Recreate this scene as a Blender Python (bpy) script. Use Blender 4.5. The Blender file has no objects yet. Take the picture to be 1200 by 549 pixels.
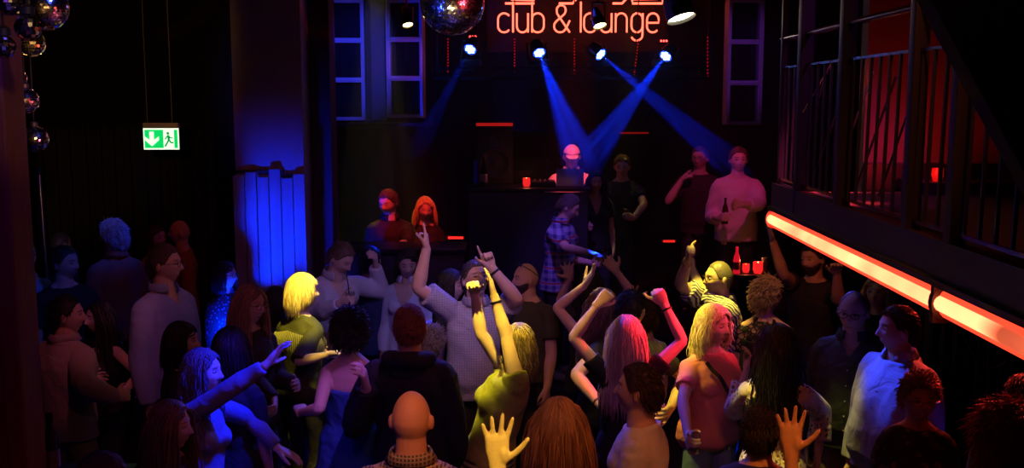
import bpy, bmesh, math, random
import numpy as np
from mathutils import Vector, Matrix
random.seed(7); rng = np.random.default_rng(7)
PI = math.pi
S = bpy.context.scene
C = S.collection
# ------------------------------------------------------------------ camera
CAMZ, PITCH, FPX = 2.8, math.radians(7.45), 1200.0
cam_d = bpy.data.cameras.new('camera'); cam = bpy.data.objects.new('camera', cam_d); C.objects.link(cam)
cam.location = (0, 0, CAMZ); cam.rotation_euler = (PI/2 - PITCH, 0, 0)
cam_d.sensor_width = 36; cam_d.lens = 36.0*FPX/1200.0; cam_d.clip_start = .05; cam_d.clip_end = 100
S.camera = cam
CAM = np.array([0, 0, CAMZ])
def ray(px, py):
    a = (px-600)/FPX; b = -(py-274.5)/FPX
    c, s = math.cos(PITCH), math.sin(PITCH)
    return np.array([a, c + b*s, -s + b*c])       # per unit of depth along the view axis
def at(px, py, Y):
    d = ray(px, py)
    return CAM + d*(Y/d[1])
def nrm(v):
    v = np.asarray(v, float); return v/(np.linalg.norm(v)+1e-12)
# ------------------------------------------------------------------ objects
def tag(o, label=None, cat=None, group=None, kind=None):
    if label: o['label'] = label
    if cat: o['category'] = cat
    if group: o['group'] = group
    if kind: o['kind'] = kind
    return o
def empty(name, loc, label=None, cat=None, group=None, rz=0, kind=None):
    o = bpy.data.objects.new(name, None); C.objects.link(o); o.location = tuple(loc); o.rotation_euler = (0, 0, rz)
    o.empty_display_size = .1
    return tag(o, label, cat, group, kind)
class MB:
    """collects shapes; build() links them as one mesh object"""
    def __init__(s): s.v = []; s.f = []; s.n = 0; s.col = []
    def add(s, V, F, col=None):
        V = np.asarray(V, float).reshape(-1, 3)
        s.v.append(V); s.f += [tuple(int(i)+s.n for i in f) for f in F]; s.n += len(V)
        if col is not None: s.col.append(np.tile(np.asarray(col, float), (len(V), 1)) if np.ndim(col) == 1 else col)
        return s
    def box(s, c, size, rot=None, bev=0):
        c = np.asarray(c, float); h = np.asarray(size, float)/2
        if bev > 0:
            bv = min(bev, h.min()*.9)
            V = []; F = []
            bm = bmesh.new(); bmesh.ops.create_cube(bm, size=1)
            for v in bm.verts: v.co = Vector([v.co[i]*2*h[i] for i in range(3)])
            bmesh.ops.bevel(bm, geom=bm.edges[:], offset=bv, segments=2, affect='EDGES', profile=.6)
            bm.verts.index_update()
            V = np.array([v.co[:] for v in bm.verts]); F = [[v.index for v in f.verts] for f in bm.faces]; bm.free()
        else:
            V = np.array([[x, y, z] for x in (-1, 1) for y in (-1, 1) for z in (-1, 1)])*h
            F = [(0,1,3,2),(4,6,7,5),(0,4,5,1),(2,3,7,6),(0,2,6,4),(1,5,7,3)]
        if rot is not None: V = V @ np.asarray(rot, float).T
        return s.add(V + c, F)
    def bar(s, a, b, w, t=None, up=(0,0,1)):
        a = np.asarray(a, float); b = np.asarray(b, float); t = t or w
        d = nrm(b-a); u = np.asarray(up, float)
        if abs(d @ u) > .95: u = np.array([0., 1, 0]) if abs(d[1]) < .9 else np.array([1., 0, 0])
        x = nrm(np.cross(d, u)); y = np.cross(x, d)
        R = np.stack([x, y, d], 1)
        return s.box((a+b)/2, (w, t, np.linalg.norm(b-a)), R)
    def tube(s, P, R, n=12, up=None, caps=True, rnd=False, ex=2.0):
        """P points, R radii (number or (a,b)); up = direction of the second radius"""
        P = np.asarray(P, float); K = len(P)
        R = [(r, r) if np.ndim(r) == 0 else tuple(r) for r in (R if np.ndim(R) else [R]*K)]
        T = np.gradient(P, axis=0); T = T/(np.linalg.norm(T, axis=1, keepdims=True)+1e-12)
        if up is None:
            u = np.array([0, 0, 1.]) if abs(T[0][2]) < .9 else np.array([0, 1., 0])
        else: u = np.asarray(up, float)
        V = []
        if rnd:                               # rounded ends
            P2 = [P[0]-T[0]*R[0][0]*.85]+list(P)+[P[-1]+T[-1]*R[-1][0]*.85]
            R = [(R[0][0]*.45, R[0][1]*.45)]+R+[(R[-1][0]*.45, R[-1][1]*.45)]
            T = np.vstack([T[:1], T, T[-1:]]); P = np.array(P2); K = len(P)
        a = np.linspace(0, 2*PI, n, endpoint=False); ca, sa = np.cos(a), np.sin(a)
        if ex != 2.0:
            ca = np.sign(ca)*np.abs(ca)**(2/ex); sa = np.sign(sa)*np.abs(sa)**(2/ex)
        for k in range(K):
            x = np.cross(u, T[k]); 
            if np.linalg.norm(x) < 1e-4: x = np.cross(u+np.array([.1, .2, .05]), T[k])
            x = nrm(x); y = np.cross(T[k], x)
            if up is None: u = y
            V.append(P[k] + np.outer(ca, x)*R[k][0] + np.outer(sa, y)*R[k][1])
        V = np.vstack(V); F = []
        for k in range(K-1):
            for i in range(n):
                j = (i+1) % n; F.append((k*n+i, k*n+j, (k+1)*n+j, (k+1)*n+i))
        if caps: F.append(tuple(range(n))[::-1]); F.append(tuple(range((K-1)*n, K*n)))
        return s.add(V, F)
    def ell(s, c, r, R=None, nu=16, nv=10):
        V = [(0, 0, 1)]
        for i in range(1, nv):
            t = PI*i/nv
            for j in range(nu):
                p = 2*PI*j/nu; V.append((math.sin(t)*math.cos(p), math.sin(t)*math.sin(p), math.cos(t)))
        V.append((0, 0, -1)); V = np.array(V)*np.asarray(r if np.ndim(r) else [r]*3, float); F = []
        for j in range(nu):
            F.append((0, 1+j, 1+(j+1) % nu)); e = len(V)-1; b = 1+(nv-2)*nu
            F.append((e, b+(j+1) % nu, b+j))
        for i in range(nv-2):
            for j in range(nu):
                a0 = 1+i*nu; F.append((a0+j, a0+nu+j, a0+nu+(j+1) % nu, a0+(j+1) % nu))
        if R is not None: V = V @ np.asarray(R).T
        return s.add(V+np.asarray(c, float), F)
    def lathe(s, prof, c=(0,0,0), n=24, R=None):
        a = np.linspace(0, 2*PI, n, endpoint=False)
        V = np.vstack([np.stack([np.cos(a)*r, np.sin(a)*r, np.full(n, z)], 1) for r, z in prof]); F = []
        for k in range(len(prof)-1):
            for i in range(n):
                j = (i+1) % n; F.append((k*n+i, k*n+j, (k+1)*n+j, (k+1)*n+i))
        if prof[0][0] > 1e-3: F.append(tuple(range(n))[::-1])
        if prof[-1][0] > 1e-3: F.append(tuple(range((len(prof)-1)*n, len(prof)*n)))
        if R is not None: V = V @ np.asarray(R).T
        return s.add(V+np.asarray(c, float), F)
    def prism(s, poly, z0, z1, M=None):
        """polygon in the xz plane thickened along y from z0 to z1"""
        n = len(poly); V = [(x, z0, z) for x, z in poly]+[(x, z1, z) for x, z in poly]
        F = [tuple(range(n)), tuple(range(2*n-1, n-1, -1))]+[(i, i+n, (i+1) % n+n, (i+1) % n) for i in range(n)]
        V = np.array(V, float)
        if M is not None: V = V @ np.asarray(M[0]).T + np.asarray(M[1])
        return s.add(V, F)
    def arrays(s): return (np.vstack(s.v), s.f)
    def build(s, name, m, parent=None, smooth=True, origin=None, kind=None):
        V = np.vstack(s.v)
        o0 = np.zeros(3)
        if parent is not None and origin is None: o0 = world_loc(parent)
        if origin is not None: o0 = np.asarray(origin, float)
        me = bpy.data.meshes.new(name); me.from_pydata((V-o0).tolist(), [], s.f)
        if s.col:
            a = me.color_attributes.new('Col', 'FLOAT_COLOR', 'POINT'); c = np.ones((len(V), 4)); c[:, :3] = np.vstack(s.col)[:, :3]; a.data.foreach_set('color', c.ravel())
        return finish(me, name, m, parent, smooth, None if parent is not None else o0, kind)
WL = {}
def world_loc(o):
    p = np.zeros(3)
    while o is not None: p = p + np.array(o.location); o = o.parent
    return p
def finish(me, name, m, parent, smooth=True, loc=None, kind=None, ang=40):
    if m is not None: me.materials.append(m)
    me.validate()
    bm = bmesh.new(); bm.from_mesh(me)
    if len(bm.faces) < 30000: bmesh.ops.recalc_face_normals(bm, faces=bm.faces)
    if smooth:
        for f in bm.faces: f.smooth = True
        if len(bm.faces) < 6000:
            lim = math.radians(ang)
            for e in bm.edges:
                if len(e.link_faces) == 2 and e.calc_face_angle(0) > lim: e.smooth = False
    bm.to_mesh(me); bm.free()
    o = bpy.data.objects.new(name, me); C.objects.link(o)
    if parent is not None: o.parent = parent
    elif loc is not None: o.location = tuple(loc)
    if kind: o['kind'] = kind
    return o
# ------------------------------------------------------------------ materials
MATS = {}
def nodes(name):
    m = bpy.data.materials.new(name); m.use_nodes = True; nt = m.node_tree
    b = nt.nodes['Principled BSDF']
    return m, nt, b
def mat(name, col, rough=.6, metal=0, bump=0, bscale=60, noise=0, nscale=8, em=None, es=0, spec=.5, stretch=None, sheen=0):
    if name in MATS: return MATS[name]
    m, nt, b = nodes(name); L = nt.links
    b.inputs['Base Color'].default_value = (*col, 1); b.inputs['Roughness'].default_value = rough
    b.inputs['Metallic'].default_value = metal; b.inputs['Specular IOR Level'].default_value = spec
    if sheen: b.inputs['Sheen Weight'].default_value = sheen
    tc = nt.nodes.new('ShaderNodeTexCoord'); mp = nt.nodes.new('ShaderNodeMapping'); L.new(tc.outputs['Object'], mp.inputs[0])
    if stretch: mp.inputs['Scale'].default_value = stretch
    if noise:
        n = nt.nodes.new('ShaderNodeTexNoise'); n.inputs['Scale'].default_value = nscale; n.inputs['Detail'].default_value = 5; L.new(mp.outputs[0], n.inputs[0])
        r = nt.nodes.new('ShaderNodeMapRange'); L.new(n.outputs[0], r.inputs[0]); r.inputs[3].default_value = 1-noise; r.inputs[4].default_value = 1+noise
        mx = nt.nodes.new('ShaderNodeMix'); mx.data_type = 'RGBA'; mx.blend_type = 'MULTIPLY'; mx.inputs[0].default_value = 1
        mx.inputs[6].default_value = (*col, 1); L.new(r.outputs[0], mx.inputs[7]); L.new(mx.outputs[2], b.inputs['Base Color'])
    if bump:
        n = nt.nodes.new('ShaderNodeTexNoise'); n.inputs['Scale'].default_value = bscale; n.inputs['Detail'].default_value = 4; L.new(mp.outputs[0], n.inputs[0])
        bu = nt.nodes.new('ShaderNodeBump'); bu.inputs['Strength'].default_value = bump; bu.inputs['Distance'].default_value = .01
        L.new(n.outputs[0], bu.inputs['Height']); L.new(bu.outputs[0], b.inputs['Normal'])
    if em is not None:
        b.inputs['Emission Color'].default_value = (*em, 1); b.inputs['Emission Strength'].default_value = es
    MATS[name] = m; return m
def attr_mat(name, rough, spec=.5, bump=0, bscale=200, stretch=(1,1,1), aniso=0, coat=0, mul=1):
    if name in MATS: return MATS[name]
    m, nt, b = nodes(name); L = nt.links
    a = nt.nodes.new('ShaderNodeAttribute'); a.attribute_name = 'Col'; L.new(a.outputs['Color'], b.inputs['Base Color'])
    b.inputs['Roughness'].default_value = rough; b.inputs['Specular IOR Level'].default_value = spec
    if bump:
        tc = nt.nodes.new('ShaderNodeTexCoord'); mp = nt.nodes.new('ShaderNodeMapping'); L.new(tc.outputs['Object'], mp.inputs[0]); mp.inputs['Scale'].default_value = stretch
        n = nt.nodes.new('ShaderNodeTexNoise'); n.inputs['Scale'].default_value = bscale; L.new(mp.outputs[0], n.inputs[0])
        bu = nt.nodes.new('ShaderNodeBump'); bu.inputs['Strength'].default_value = bump; bu.inputs['Distance'].default_value = .004
        L.new(n.outputs[0], bu.inputs['Height']); L.new(bu.outputs[0], b.inputs['Normal'])
    MATS[name] = m; return m
def cloth(name, col, kind='plain', col2=None, rough=.75, scale=1.0, sheen=.0, spec=.35):
    """fabric: plain / plaid / check / floral / zebra / lace / crochet, with woven and wrinkled bump"""
    if name in MATS: return MATS[name]
    m, nt, b = nodes(name); L = nt.links; N = nt.nodes.new
    tc = N('ShaderNodeTexCoord'); obj = tc.outputs['Object']
    b.inputs['Roughness'].default_value = rough; b.inputs['Specular IOR Level'].default_value = spec
    b.inputs['Sheen Weight'].default_value = sheen
    col2 = col2 or tuple(c*.4 for c in col)
    def wave(ax, sc, prof='SIN'):
        w = N('ShaderNodeTexWave'); w.bands_direction = ax; w.inputs['Scale'].default_value = sc; w.wave_profile = prof; L.new(obj, w.inputs[0]); return w.outputs['Fac']
    def mix(f, a, c):
        mx = N('ShaderNodeMix'); mx.data_type = 'RGBA'
        if hasattr(f, 'links'): L.new(f, mx.inputs[0])
        else: mx.inputs[0].default_value = f
        for s_, v in ((6, a), (7, c)):
            if hasattr(v, 'links'): L.new(v, mx.inputs[s_])
            else: mx.inputs[s_].default_value = (*v, 1)
        return mx.outputs[2]
    def math_(op, a, c=0.5, cl=False):
        q = N('ShaderNodeMath'); q.operation = op; q.use_clamp = cl
        for i, v in ((0, a), (1, c)):
            if hasattr(v, 'links'): L.new(v, q.inputs[i])
            else: q.inputs[i].default_value = v
        return q.outputs[0]
    out = None; alpha = None
    if kind == 'plaid':
        sc = 4.6*scale
        h = math_('GREATER_THAN', wave('Z', sc), .62); v1 = math_('GREATER_THAN', wave('X', sc), .62); 
        f = math_('MULTIPLY', math_('ADD', h, v1), .5)
        out = mix(f, col, col2)
        t = math_('GREATER_THAN', wave('Z', sc*.5), .96); out = mix(t, out, (.5, .1, .12))
    elif kind == 'check':
        sc = 22*scale
        h = math_('GREATER_THAN', wave('Z', sc), .7); v1 = math_('GREATER_THAN', wave('X', sc), .7)
        out = mix(math_('MAXIMUM', h, v1), col, col2)
    elif kind == 'stripe':
        out = mix(math_('GREATER_THAN', wave('Z', 12*scale), .5), col, col2)
    elif kind == 'floral':
        v = N('ShaderNodeTexVoronoi'); v.inputs['Scale'].default_value = 22*scale; L.new(obj, v.inputs[0])
        n = N('ShaderNodeTexNoise'); n.inputs['Scale'].default_value = 60*scale; L.new(obj, n.inputs[0])
        f = math_('LESS_THAN', math_('ADD', v.outputs['Distance'], math_('MULTIPLY', n.outputs[0], .5)), .52)
        out = mix(f, col, col2)
    elif kind == 'zebra':
        w = N('ShaderNodeTexWave'); w.bands_direction = 'DIAGONAL'; w.inputs['Scale'].default_value = 16*scale; w.inputs['Distortion'].default_value = 9; w.inputs['Detail'].default_value = 1.5; w.inputs['Detail Scale'].default_value = .8; L.new(obj, w.inputs[0])
        out = mix(math_('GREATER_THAN', w.outputs['Fac'], .5), col, col2)
    elif kind in ('lace', 'crochet'):
        v = N('ShaderNodeTexVoronoi'); v.inputs['Scale'].default_value = (48 if kind == 'lace' else 42)*scale; v.feature = 'DISTANCE_TO_EDGE'; L.new(obj, v.inputs[0])
        alpha = math_('LESS_THAN', v.outputs['Distance'], .17 if kind == 'crochet' else .13)
        if kind == 'crochet':
            n = N('ShaderNodeTexNoise'); n.inputs['Scale'].default_value = 9; L.new(obj, n.inputs[0])
            alpha = math_('MAXIMUM', alpha, math_('GREATER_THAN', n.outputs[0], .52))
        else:
            n = N('ShaderNodeTexNoise'); n.inputs['Scale'].default_value = 14; L.new(obj, n.inputs[0])
            alpha = math_('MAXIMUM', alpha, math_('GREATER_THAN', n.outputs[0], .55))
        b.inputs['Base Color'].default_value = (*col, 1)
    if out is not None: L.new(out, b.inputs['Base Color'])
    else: b.inputs['Base Color'].default_value = (*col, 1)
    if alpha is not None: L.new(alpha, b.inputs['Alpha'])
    n1 = N('ShaderNodeTexNoise'); n1.inputs['Scale'].default_value = 11; n1.inputs['Detail'].default_value = 3; n1.inputs['Distortion'].default_value = .8; L.new(obj, n1.inputs[0])
    n2 = N('ShaderNodeTexNoise'); n2.inputs['Scale'].default_value = 260; L.new(obj, n2.inputs[0])
    s_ = math_('ADD', n1.outputs[0], math_('MULTIPLY', n2.outputs[0], .06))
    bu = N('ShaderNodeBump'); bu.inputs['Strength'].default_value = .4; bu.inputs['Distance'].default_value = .03
    L.new(s_, bu.inputs['Height']); L.new(bu.outputs[0], b.inputs['Normal'])
    MATS[name] = m; return m
def emis(name, col, strength):
    if name in MATS: return MATS[name]
    m, nt, b = nodes(name)
    b.inputs['Base Color'].default_value = (*[min(1, c) for c in col], 1); b.inputs['Emission Color'].default_value = (*col, 1); b.inputs['Emission Strength'].default_value = strength
    MATS[name] = m; return m
# ------------------------------------------------------------------ people
SKIN = attr_mat('skin', .5, .4, bump=.15, bscale=300)
HAIRM = attr_mat('hair', .42, .5, bump=.5, bscale=260, stretch=(1, 1, .25))
HA = np.array([.077, .098, .118])
def head_pts(D):
    """unit directions (x = to the left ear, y = front, z = up) to points of the head's surface"""
    P = D*HA
    x, y, z = P[:, 0].copy(), P[:, 1].copy(), P[:, 2].copy()
    u = np.clip(-z/.118, 0, 1)
    jaw = 1-.30*u**1.6
    front = np.clip(D[:, 1], 0, 1); back = np.clip(-D[:, 1], 0, 1)
    x = x*(jaw + .04*np.clip(z/.1, 0, 1)*(1-np.clip(z/.118, 0, 1)))
    y = y*(1-.28*back*np.clip(-z/.09, 0, 1)) + .010*back*np.clip(z/.1+.3, 0, 1)
    y = np.where(D[:, 1] > 0, np.minimum(y, .086+.010*(1-(x/.08)**2)), y)
    fr = (D[:, 1] > .25)
    g = lambda cx, cz, sx, sz: np.exp(-((np.abs(x)-cx)/sx)**2-((z-cz)/sz)**2)
    nose = np.exp(-(x/.0125)**2)*np.clip((.022-z)/.045, 0, 1)*(1/(1+np.exp((-(z+.036))/.0025)))
    d = .027*nose + .004*np.exp(-((np.abs(x)-.012)/.006)**2-((z+.030)/.007)**2)
    d += -.011*g(.031, .010, .016, .012) + .0045*g(.025, .034, .026, .008)
    d += .007*np.exp(-(x/.022)**2-((z+.060)/.0045)**2)+.0075*np.exp(-(x/.019)**2-((z+.071)/.005)**2) - .005*np.exp(-(x/.024)**2-((z+.0655)/.0022)**2)
    d += -.004*np.exp(-(x/.02)**2-((z+.082)/.006)**2) + .010*np.exp(-(x/.024)**2-((z+.100)/.014)**2)
    d += .005*g(.046, -.022, .018, .018)
    y = y + np.where(fr, d, 0)
    return np.stack([x, y, z], 1)
def sphere_dirs(nu, nv):
    V = [(0, 0, 1)]
    for i in range(1, nv):
        t = PI*i/nv
        for j in range(nu):
            p = 2*PI*j/nu+.0001; V.append((math.sin(t)*math.sin(p), math.sin(t)*math.cos(p), math.cos(t)))
    V.append((0, 0, -1)); F = []
    e = len(V)-1; b = 1+(nv-2)*nu
    for j in range(nu):
        F.append((0, 1+(j+1) % nu, 1+j)); F.append((e, b+j, b+(j+1) % nu))
    for i in range(nv-2):
        for j in range(nu):
            a0 = 1+i*nu; F.append((a0+j, a0+(j+1) % nu, a0+nu+(j+1) % nu, a0+nu+j))
    return np.array(V), F
HD, HF = sphere_dirs(72, 60)
HP = head_pts(HD)
SD, SF = sphere_dirs(96, 64)
SP = head_pts(SD)
def hairline(D, rec=0.0, low=-.62):
    """signed: > 0 where hair grows; rec = receding hairline"""
    az = np.degrees(np.arctan2(np.abs(D[:, 0]), D[:, 1])); el = D[:, 2]
    line = np.interp(az, [0, 35, 55, 70, 88, 100, 115, 180], [.62+rec, .60+rec*1.2, .42+rec*.6, .12, -.02, -.12, low*.85, low])
    return el-line
def remesh(mb, vox, smooth_it=2, fac=.5):
    V, F = mb.arrays()
    me = bpy.data.meshes.new('tmp'); me.from_pydata(V.tolist(), [], F)
    o = bpy.data.objects.new('tmp', me); TMP.objects.link(o)
    r = o.modifiers.new('r', 'REMESH'); r.mode = 'VOXEL'; r.voxel_size = vox
    if smooth_it:
        s_ = o.modifiers.new('s', 'SMOOTH'); s_.iterations = smooth_it; s_.factor = fac
    dg = bpy.context.evaluated_depsgraph_get()
    me2 = bpy.data.meshes.new_from_object(o.evaluated_get(dg))
    bpy.data.objects.remove(o); bpy.data.meshes.remove(me)
    n = len(me2.vertices); co = np.empty(n*3); me2.vertices.foreach_get('co', co)
    return me2, co.reshape(-1, 3)
TMP = bpy.data.collections.new('scratch'); C.children.link(TMP)
def ramp(x, a, b): return np.clip((x-a)/(b-a+1e-9), 0, 1)
def frame_from(u, f):
    """left, front, up axes from an up axis and an approximate front"""
    u = nrm(u); f = nrm(f-(f@u)*u); l = np.cross(u, f)          # facing -y with up z: left = +x
    return l, f, u
RING_M = [(-.115,.06,.06,0),(-.09,.13,.10,0),(-.04,.160,.115,-.006),(.03,.160,.112,0),(.13,.146,.103,.004),(.25,.160,.112,.004),(.36,.172,.116,0),(.42,.164,.100,-.006),(.462,.125,.080,-.010),(.500,.080,.066,-.010),(.535,.062,.060,-.006)]
RING_F = [(-.115,.06,.06,0),(-.09,.14,.105,0),(-.04,.172,.122,-.010),(.03,.162,.112,-.004),(.13,.124,.092,.002),(.25,.138,.098,.004),(.36,.146,.100,0),(.42,.140,.086,-.006),(.462,.102,.068,-.010),(.500,.066,.056,-.010),(.535,.053,.052,-.006)]
def solve(o, Lb, px, py, side):
    """the point on the view ray at a bone's length from o, near (f) or far (b) side"""
    d = nrm(ray(px, py)); oc = CAM-o; b = oc@d; c = oc@oc-Lb*Lb; q = b*b-c
    if q <= 0:
        p = CAM+d*(-b); return o+nrm(p-o)*Lb
    t = -b-math.sqrt(q) if side == 'f' else -b+math.sqrt(q)
    return CAM+d*t
SHOE = None
def hand(mb, w, d, n, left, pose, k=1.0):
    """palm and five fingers; w wrist, d finger direction, n palm normal"""
    d = nrm(d); n = nrm(n-(n@d)*d); t = np.cross(d, n)*(-1 if left else 1)
    mb.tube([w-d*.02*k, w+d*.02*k, w+d*.05*k, w+d*.085*k, w+d*.098*k], [(.027*k, .020*k), (.031*k, .019*k), (.039*k, .0165*k), (.041*k, .014*k), (.037*k, .011*k)], 14, up=n, ex=2.6)
    mb.ell(w+d*.035*k+t*.022*k+n*.008*k, (.018*k, .03*k, .016*k), np.stack([t, d, n], 1), 10, 8)
    cur = {'open': (8, 8, 6), 'relaxed': (28, 30, 20), 'fist': (80, 88, 55), 'hold': (50, 55, 30), 'point': (75, 88, 55), 'wide': (4, 6, 6), 'loose': (45, 40, 25)}[pose]
    spread = {'open': 6, 'wide': 12, 'relaxed': 4, 'fist': 0, 'hold': 1, 'point': 0, 'loose': 3}[pose]
    for i, (off, l0) in enumerate(((.030, .072), (.0105, .080), (-.010, .074), (-.029, .058))):
        c = cur
        if pose == 'point' and i == 0: c = (4, 4, 4)
        a = math.radians(spread*(1.5-i)); dd = nrm(d*math.cos(a)+t*math.sin(a))
        p = w+d*(.090-abs(i-1)*.004)*k+t*off*k; pts = [p-dd*.02*k, p]; ang = 0
        for s_, fr in zip(c, (.44, .31, .25)):
            ang += math.radians(s_); v = dd*math.cos(ang)+n*math.sin(ang)
            p = p+v*l0*fr*k; pts.append(p)
        mb.tube(pts, [.0098*k, .0100*k, .0092*k, .0084*k, .0070*k], 8, up=t, rnd=True)
    ta = {'open': (48, 20, 15), 'wide': (58, 12, 8), 'relaxed': (35, 10, 25), 'fist': (30, -20, 40), 'hold': (42, -5, 30), 'point': (25, -20, 40), 'loose': (30, 5, 25)}[pose]
    p = w+d*.022*k+t*.024*k+n*.006*k; pts = [p]
    aa = math.radians(ta[0]); up = .35 if pose in ('fist', 'hold', 'point', 'loose') else .12
    for j, l0 in enumerate((.042, .034, .026)):
        v = nrm(d*math.cos(aa)+t*math.sin(aa)+n*up*(1+j*.5)); p = p+v*l0*k; pts.append(p); aa -= math.radians(ta[1] if j == 0 else ta[2])
    mb.tube(pts, [.0135*k, .0120*k, .0105*k, .0085*k], 8, up=n, rnd=True)
    return w+d*.075*k+n*.028*k
def eyeglasses(parent, hm, hc, k, m):
    mb = MB(); T = lambda q: hc+hm@(np.asarray(q)*k)
    for sx in (-1, 1):
        a = np.linspace(0, 2*PI, 17)
        mb.tube([T((sx*.033+.024*math.cos(q), .104, .006+.017*math.sin(q))) for q in a], .0022*k, 5)
        mb.tube([T((sx*.057, .103, .014)), T((sx*.076, .085, .014)), T((sx*.083, .0, .010)), T((sx*.080, -.02, -.004))], .0022*k, 5)
    mb.tube([T((-.010, .106, .010)), T((0, .110, .013)), T((.010, .106, .010))], .0022*k, 5)
    g = mb.build('glasses', m, parent)
    return g
def make_hair(parent, sp, hm, hc, k, torso, rings, hs):
    """hair cap that follows the skull plus locks that fall by gravity over neck, shoulders and back"""
    col = np.array(hs['col']); style = hs.get('style', 'short'); L = hs.get('len', .03); curl = hs.get('curl', 0)
    rec = hs.get('rec', 0); low = hs.get('low', -.62)
    N = hs.get('n', 500); r0 = hs.get('r', .003)
    mk = hairline(SD, rec, low)
    T = hs.get('thick', .010)
    nz = .5+.5*np.sin(SD[:, 0]*37+np.sin(SD[:, 2]*23)*2)*np.sin(SD[:, 1]*41+SD[:, 2]*13)
    if style == 'buzz': T, L = .004, 0
    th = np.where(mk > 0, np.minimum(mk/.10, 1)**.6*(T+T*.35*nz*ramp(SD[:, 2], -.2, .6)), 0)-.006*(mk <= 0)-.001
    if style in ('long', 'bob'): th = th*(1+.5*ramp(-SD[:, 1], -.3, .6)*ramp(-np.abs(SD[:, 2]), -.8, 0))
    nrm_s = SD/np.array([.9, 1.0, 1.05]); nrm_s = nrm_s/np.linalg.norm(nrm_s, axis=1, keepdims=True)
    P = (SP+nrm_s*th[:, None])*k
    mb = MB()
    shade = .62+.5*nz*rng.random(len(P))
    mb.add(hc+P@hm.T, SF, col*shade[:, None])
    if L > 0:
        M = 4000; i = np.arange(M); gz = 1-2*(i+.5)/M; ph = i*2.39996
        D = np.stack([np.sqrt(1-gz**2)*np.sin(ph), np.sqrt(1-gz**2)*np.cos(ph), gz], 1)
        D = D[hairline(D, rec, low) > .03]
        idx = rng.permutation(len(D))[:N]; D = D[idx]; N = len(D)
        base = head_pts(D); nD = D/HA; nD /= np.linalg.norm(nD, axis=1, keepdims=True)
        p = base+nD*T*.8
        part = hs.get('part', 0.0)
        sx = np.sign(D[:, 0]-part*.3+1e-6)
        frt = ramp(D[:, 1], -.2, .6)[:, None]
        if style in ('long', 'bob'):
            comb = np.stack([sx*.9, -.35-.3*np.abs(D[:, 1]), np.full(N, -.1)], 1)*frt + np.stack([D[:, 0]*.4, -.4-0*D[:, 1], np.full(N, -.8)], 1)*(1-frt)
        else:
            comb = np.stack([.4*D[:, 0]+.25*np.sign(.3-part), .4*D[:, 1]-.7+hs.get('fwd', 0), .1*np.ones(N)-1.0*(D[:, 2] < .45)], 1)
        comb = comb+rng.normal(0, .2 if style != 'messy' else .6, comb.shape)
        if style == 'short': nD_ = .12
        else: nD_ = .35
        stiff = .55 if style in ('long', 'bob') else .85
        K = max(4, min(14, int(L/.035)+4)); Ls = L*(.8+.35*rng.random(N)); seg = (Ls/K)[:, None]
        W = hc+(p*k)@hm.T; dirv = (nD*nD_+comb)@hm.T; dirv /= np.linalg.norm(dirv, axis=1, keepdims=True)
        pts = [hc+((base-nD*.002)*k)@hm.T, W.copy()]
        phs = rng.random(N)*6.28; fr = 55+20*rng.random(N)
        P0, l, f, u, s_ = torso
        wind = np.asarray(hs.get('wind', (0, 0, 0)), float)
        for kk in range(K):
            g = np.array([0, 0, -1.])+wind*(1-kk/K)
            dirv = dirv*stiff+g*(1-stiff)+rng.normal(0, .05, dirv.shape)
            dirv /= np.linalg.norm(dirv, axis=1, keepdims=True)
            W = W+dirv*seg
            q = ((W-hc)@hm)/k; e = q/(HA+T*1.15+.003*kk/K); m_ = np.linalg.norm(e, axis=1)
            ins = m_ < 1; q = np.where(ins[:, None], q/np.maximum(m_, .2)[:, None], q)
            if style in ('long', 'bob'):
                face = (q[:, 1] > .025) & (q[:, 2] < .055) & (q[:, 2] > -.16) & (np.abs(q[:, 0]) < .074)
                q[:, 0] = np.where(face, sx*(.076+.008*rng.random(N)), q[:, 0]); q[:, 1] = np.where(face, np.minimum(q[:, 1], .055), q[:, 1])
            W = hc+(q*k)@hm.T
            # torso and shoulders push the hair outwards
            rel = W-P0; h = (rel@u)/s_; X = rel@l; Y = rel@f
            hh = [r[0] for r in rings]; 
            wx = np.interp(h, hh, [r[1] for r in rings])*s_+.022; wy = np.interp(h, hh, [r[2] for r in rings])*s_+.024
            e2 = np.sqrt((X/wx)**2+(Y/wy)**2); ins2 = (e2 < 1) & (h < .56)
            sc = np.where(ins2, 1/np.maximum(e2, .3), 1)
            Y2 = Y*sc; X2 = X*np.where(ins2, 1+(sc-1)*.45, 1)
            W = W+np.outer(X2-X, l)+np.outer(Y2-Y, f)
            w_ = W.copy()
            if curl:
                a = fr*seg[:, 0]*kk+phs; w_ = W+curl*np.stack([np.cos(a), np.sin(a), .3*np.sin(a*1.3)], 1)*min(1, .3+kk/K)
            pts.append(w_)
        pts = np.array(pts); Kp = len(pts)
        pts[0] = pts[0]
        n3 = 4 if r0 > .0035 else 3
        tan = np.gradient(pts, axis=0); tan /= np.linalg.norm(tan, axis=2, keepdims=True)+1e-9
        ref = rng.normal(size=(N, 3)); ref /= np.linalg.norm(ref, axis=1, keepdims=True)
        rad = r0*np.interp(np.linspace(0, 1, Kp), [0, .15, .7, 1], [1, 1.15, .9, .15])
        V = np.zeros((N, Kp, n3, 3))
        for kk in range(Kp):
            x = np.cross(tan[kk], ref); x /= np.linalg.norm(x, axis=1, keepdims=True)+1e-9; y = np.cross(tan[kk], x)
            for j in range(n3):
                a = 2*PI*j/n3; V[:, kk, j] = pts[kk]+(x*math.cos(a)*1.5+y*math.sin(a)*.8)*rad[kk]
        idx = np.arange(N*Kp*n3).reshape(N, Kp, n3)
        a0 = idx[:, :-1, :]; b0 = np.roll(a0, -1, axis=2); a1 = idx[:, 1:, :]; b1 = np.roll(a1, -1, axis=2)
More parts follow.
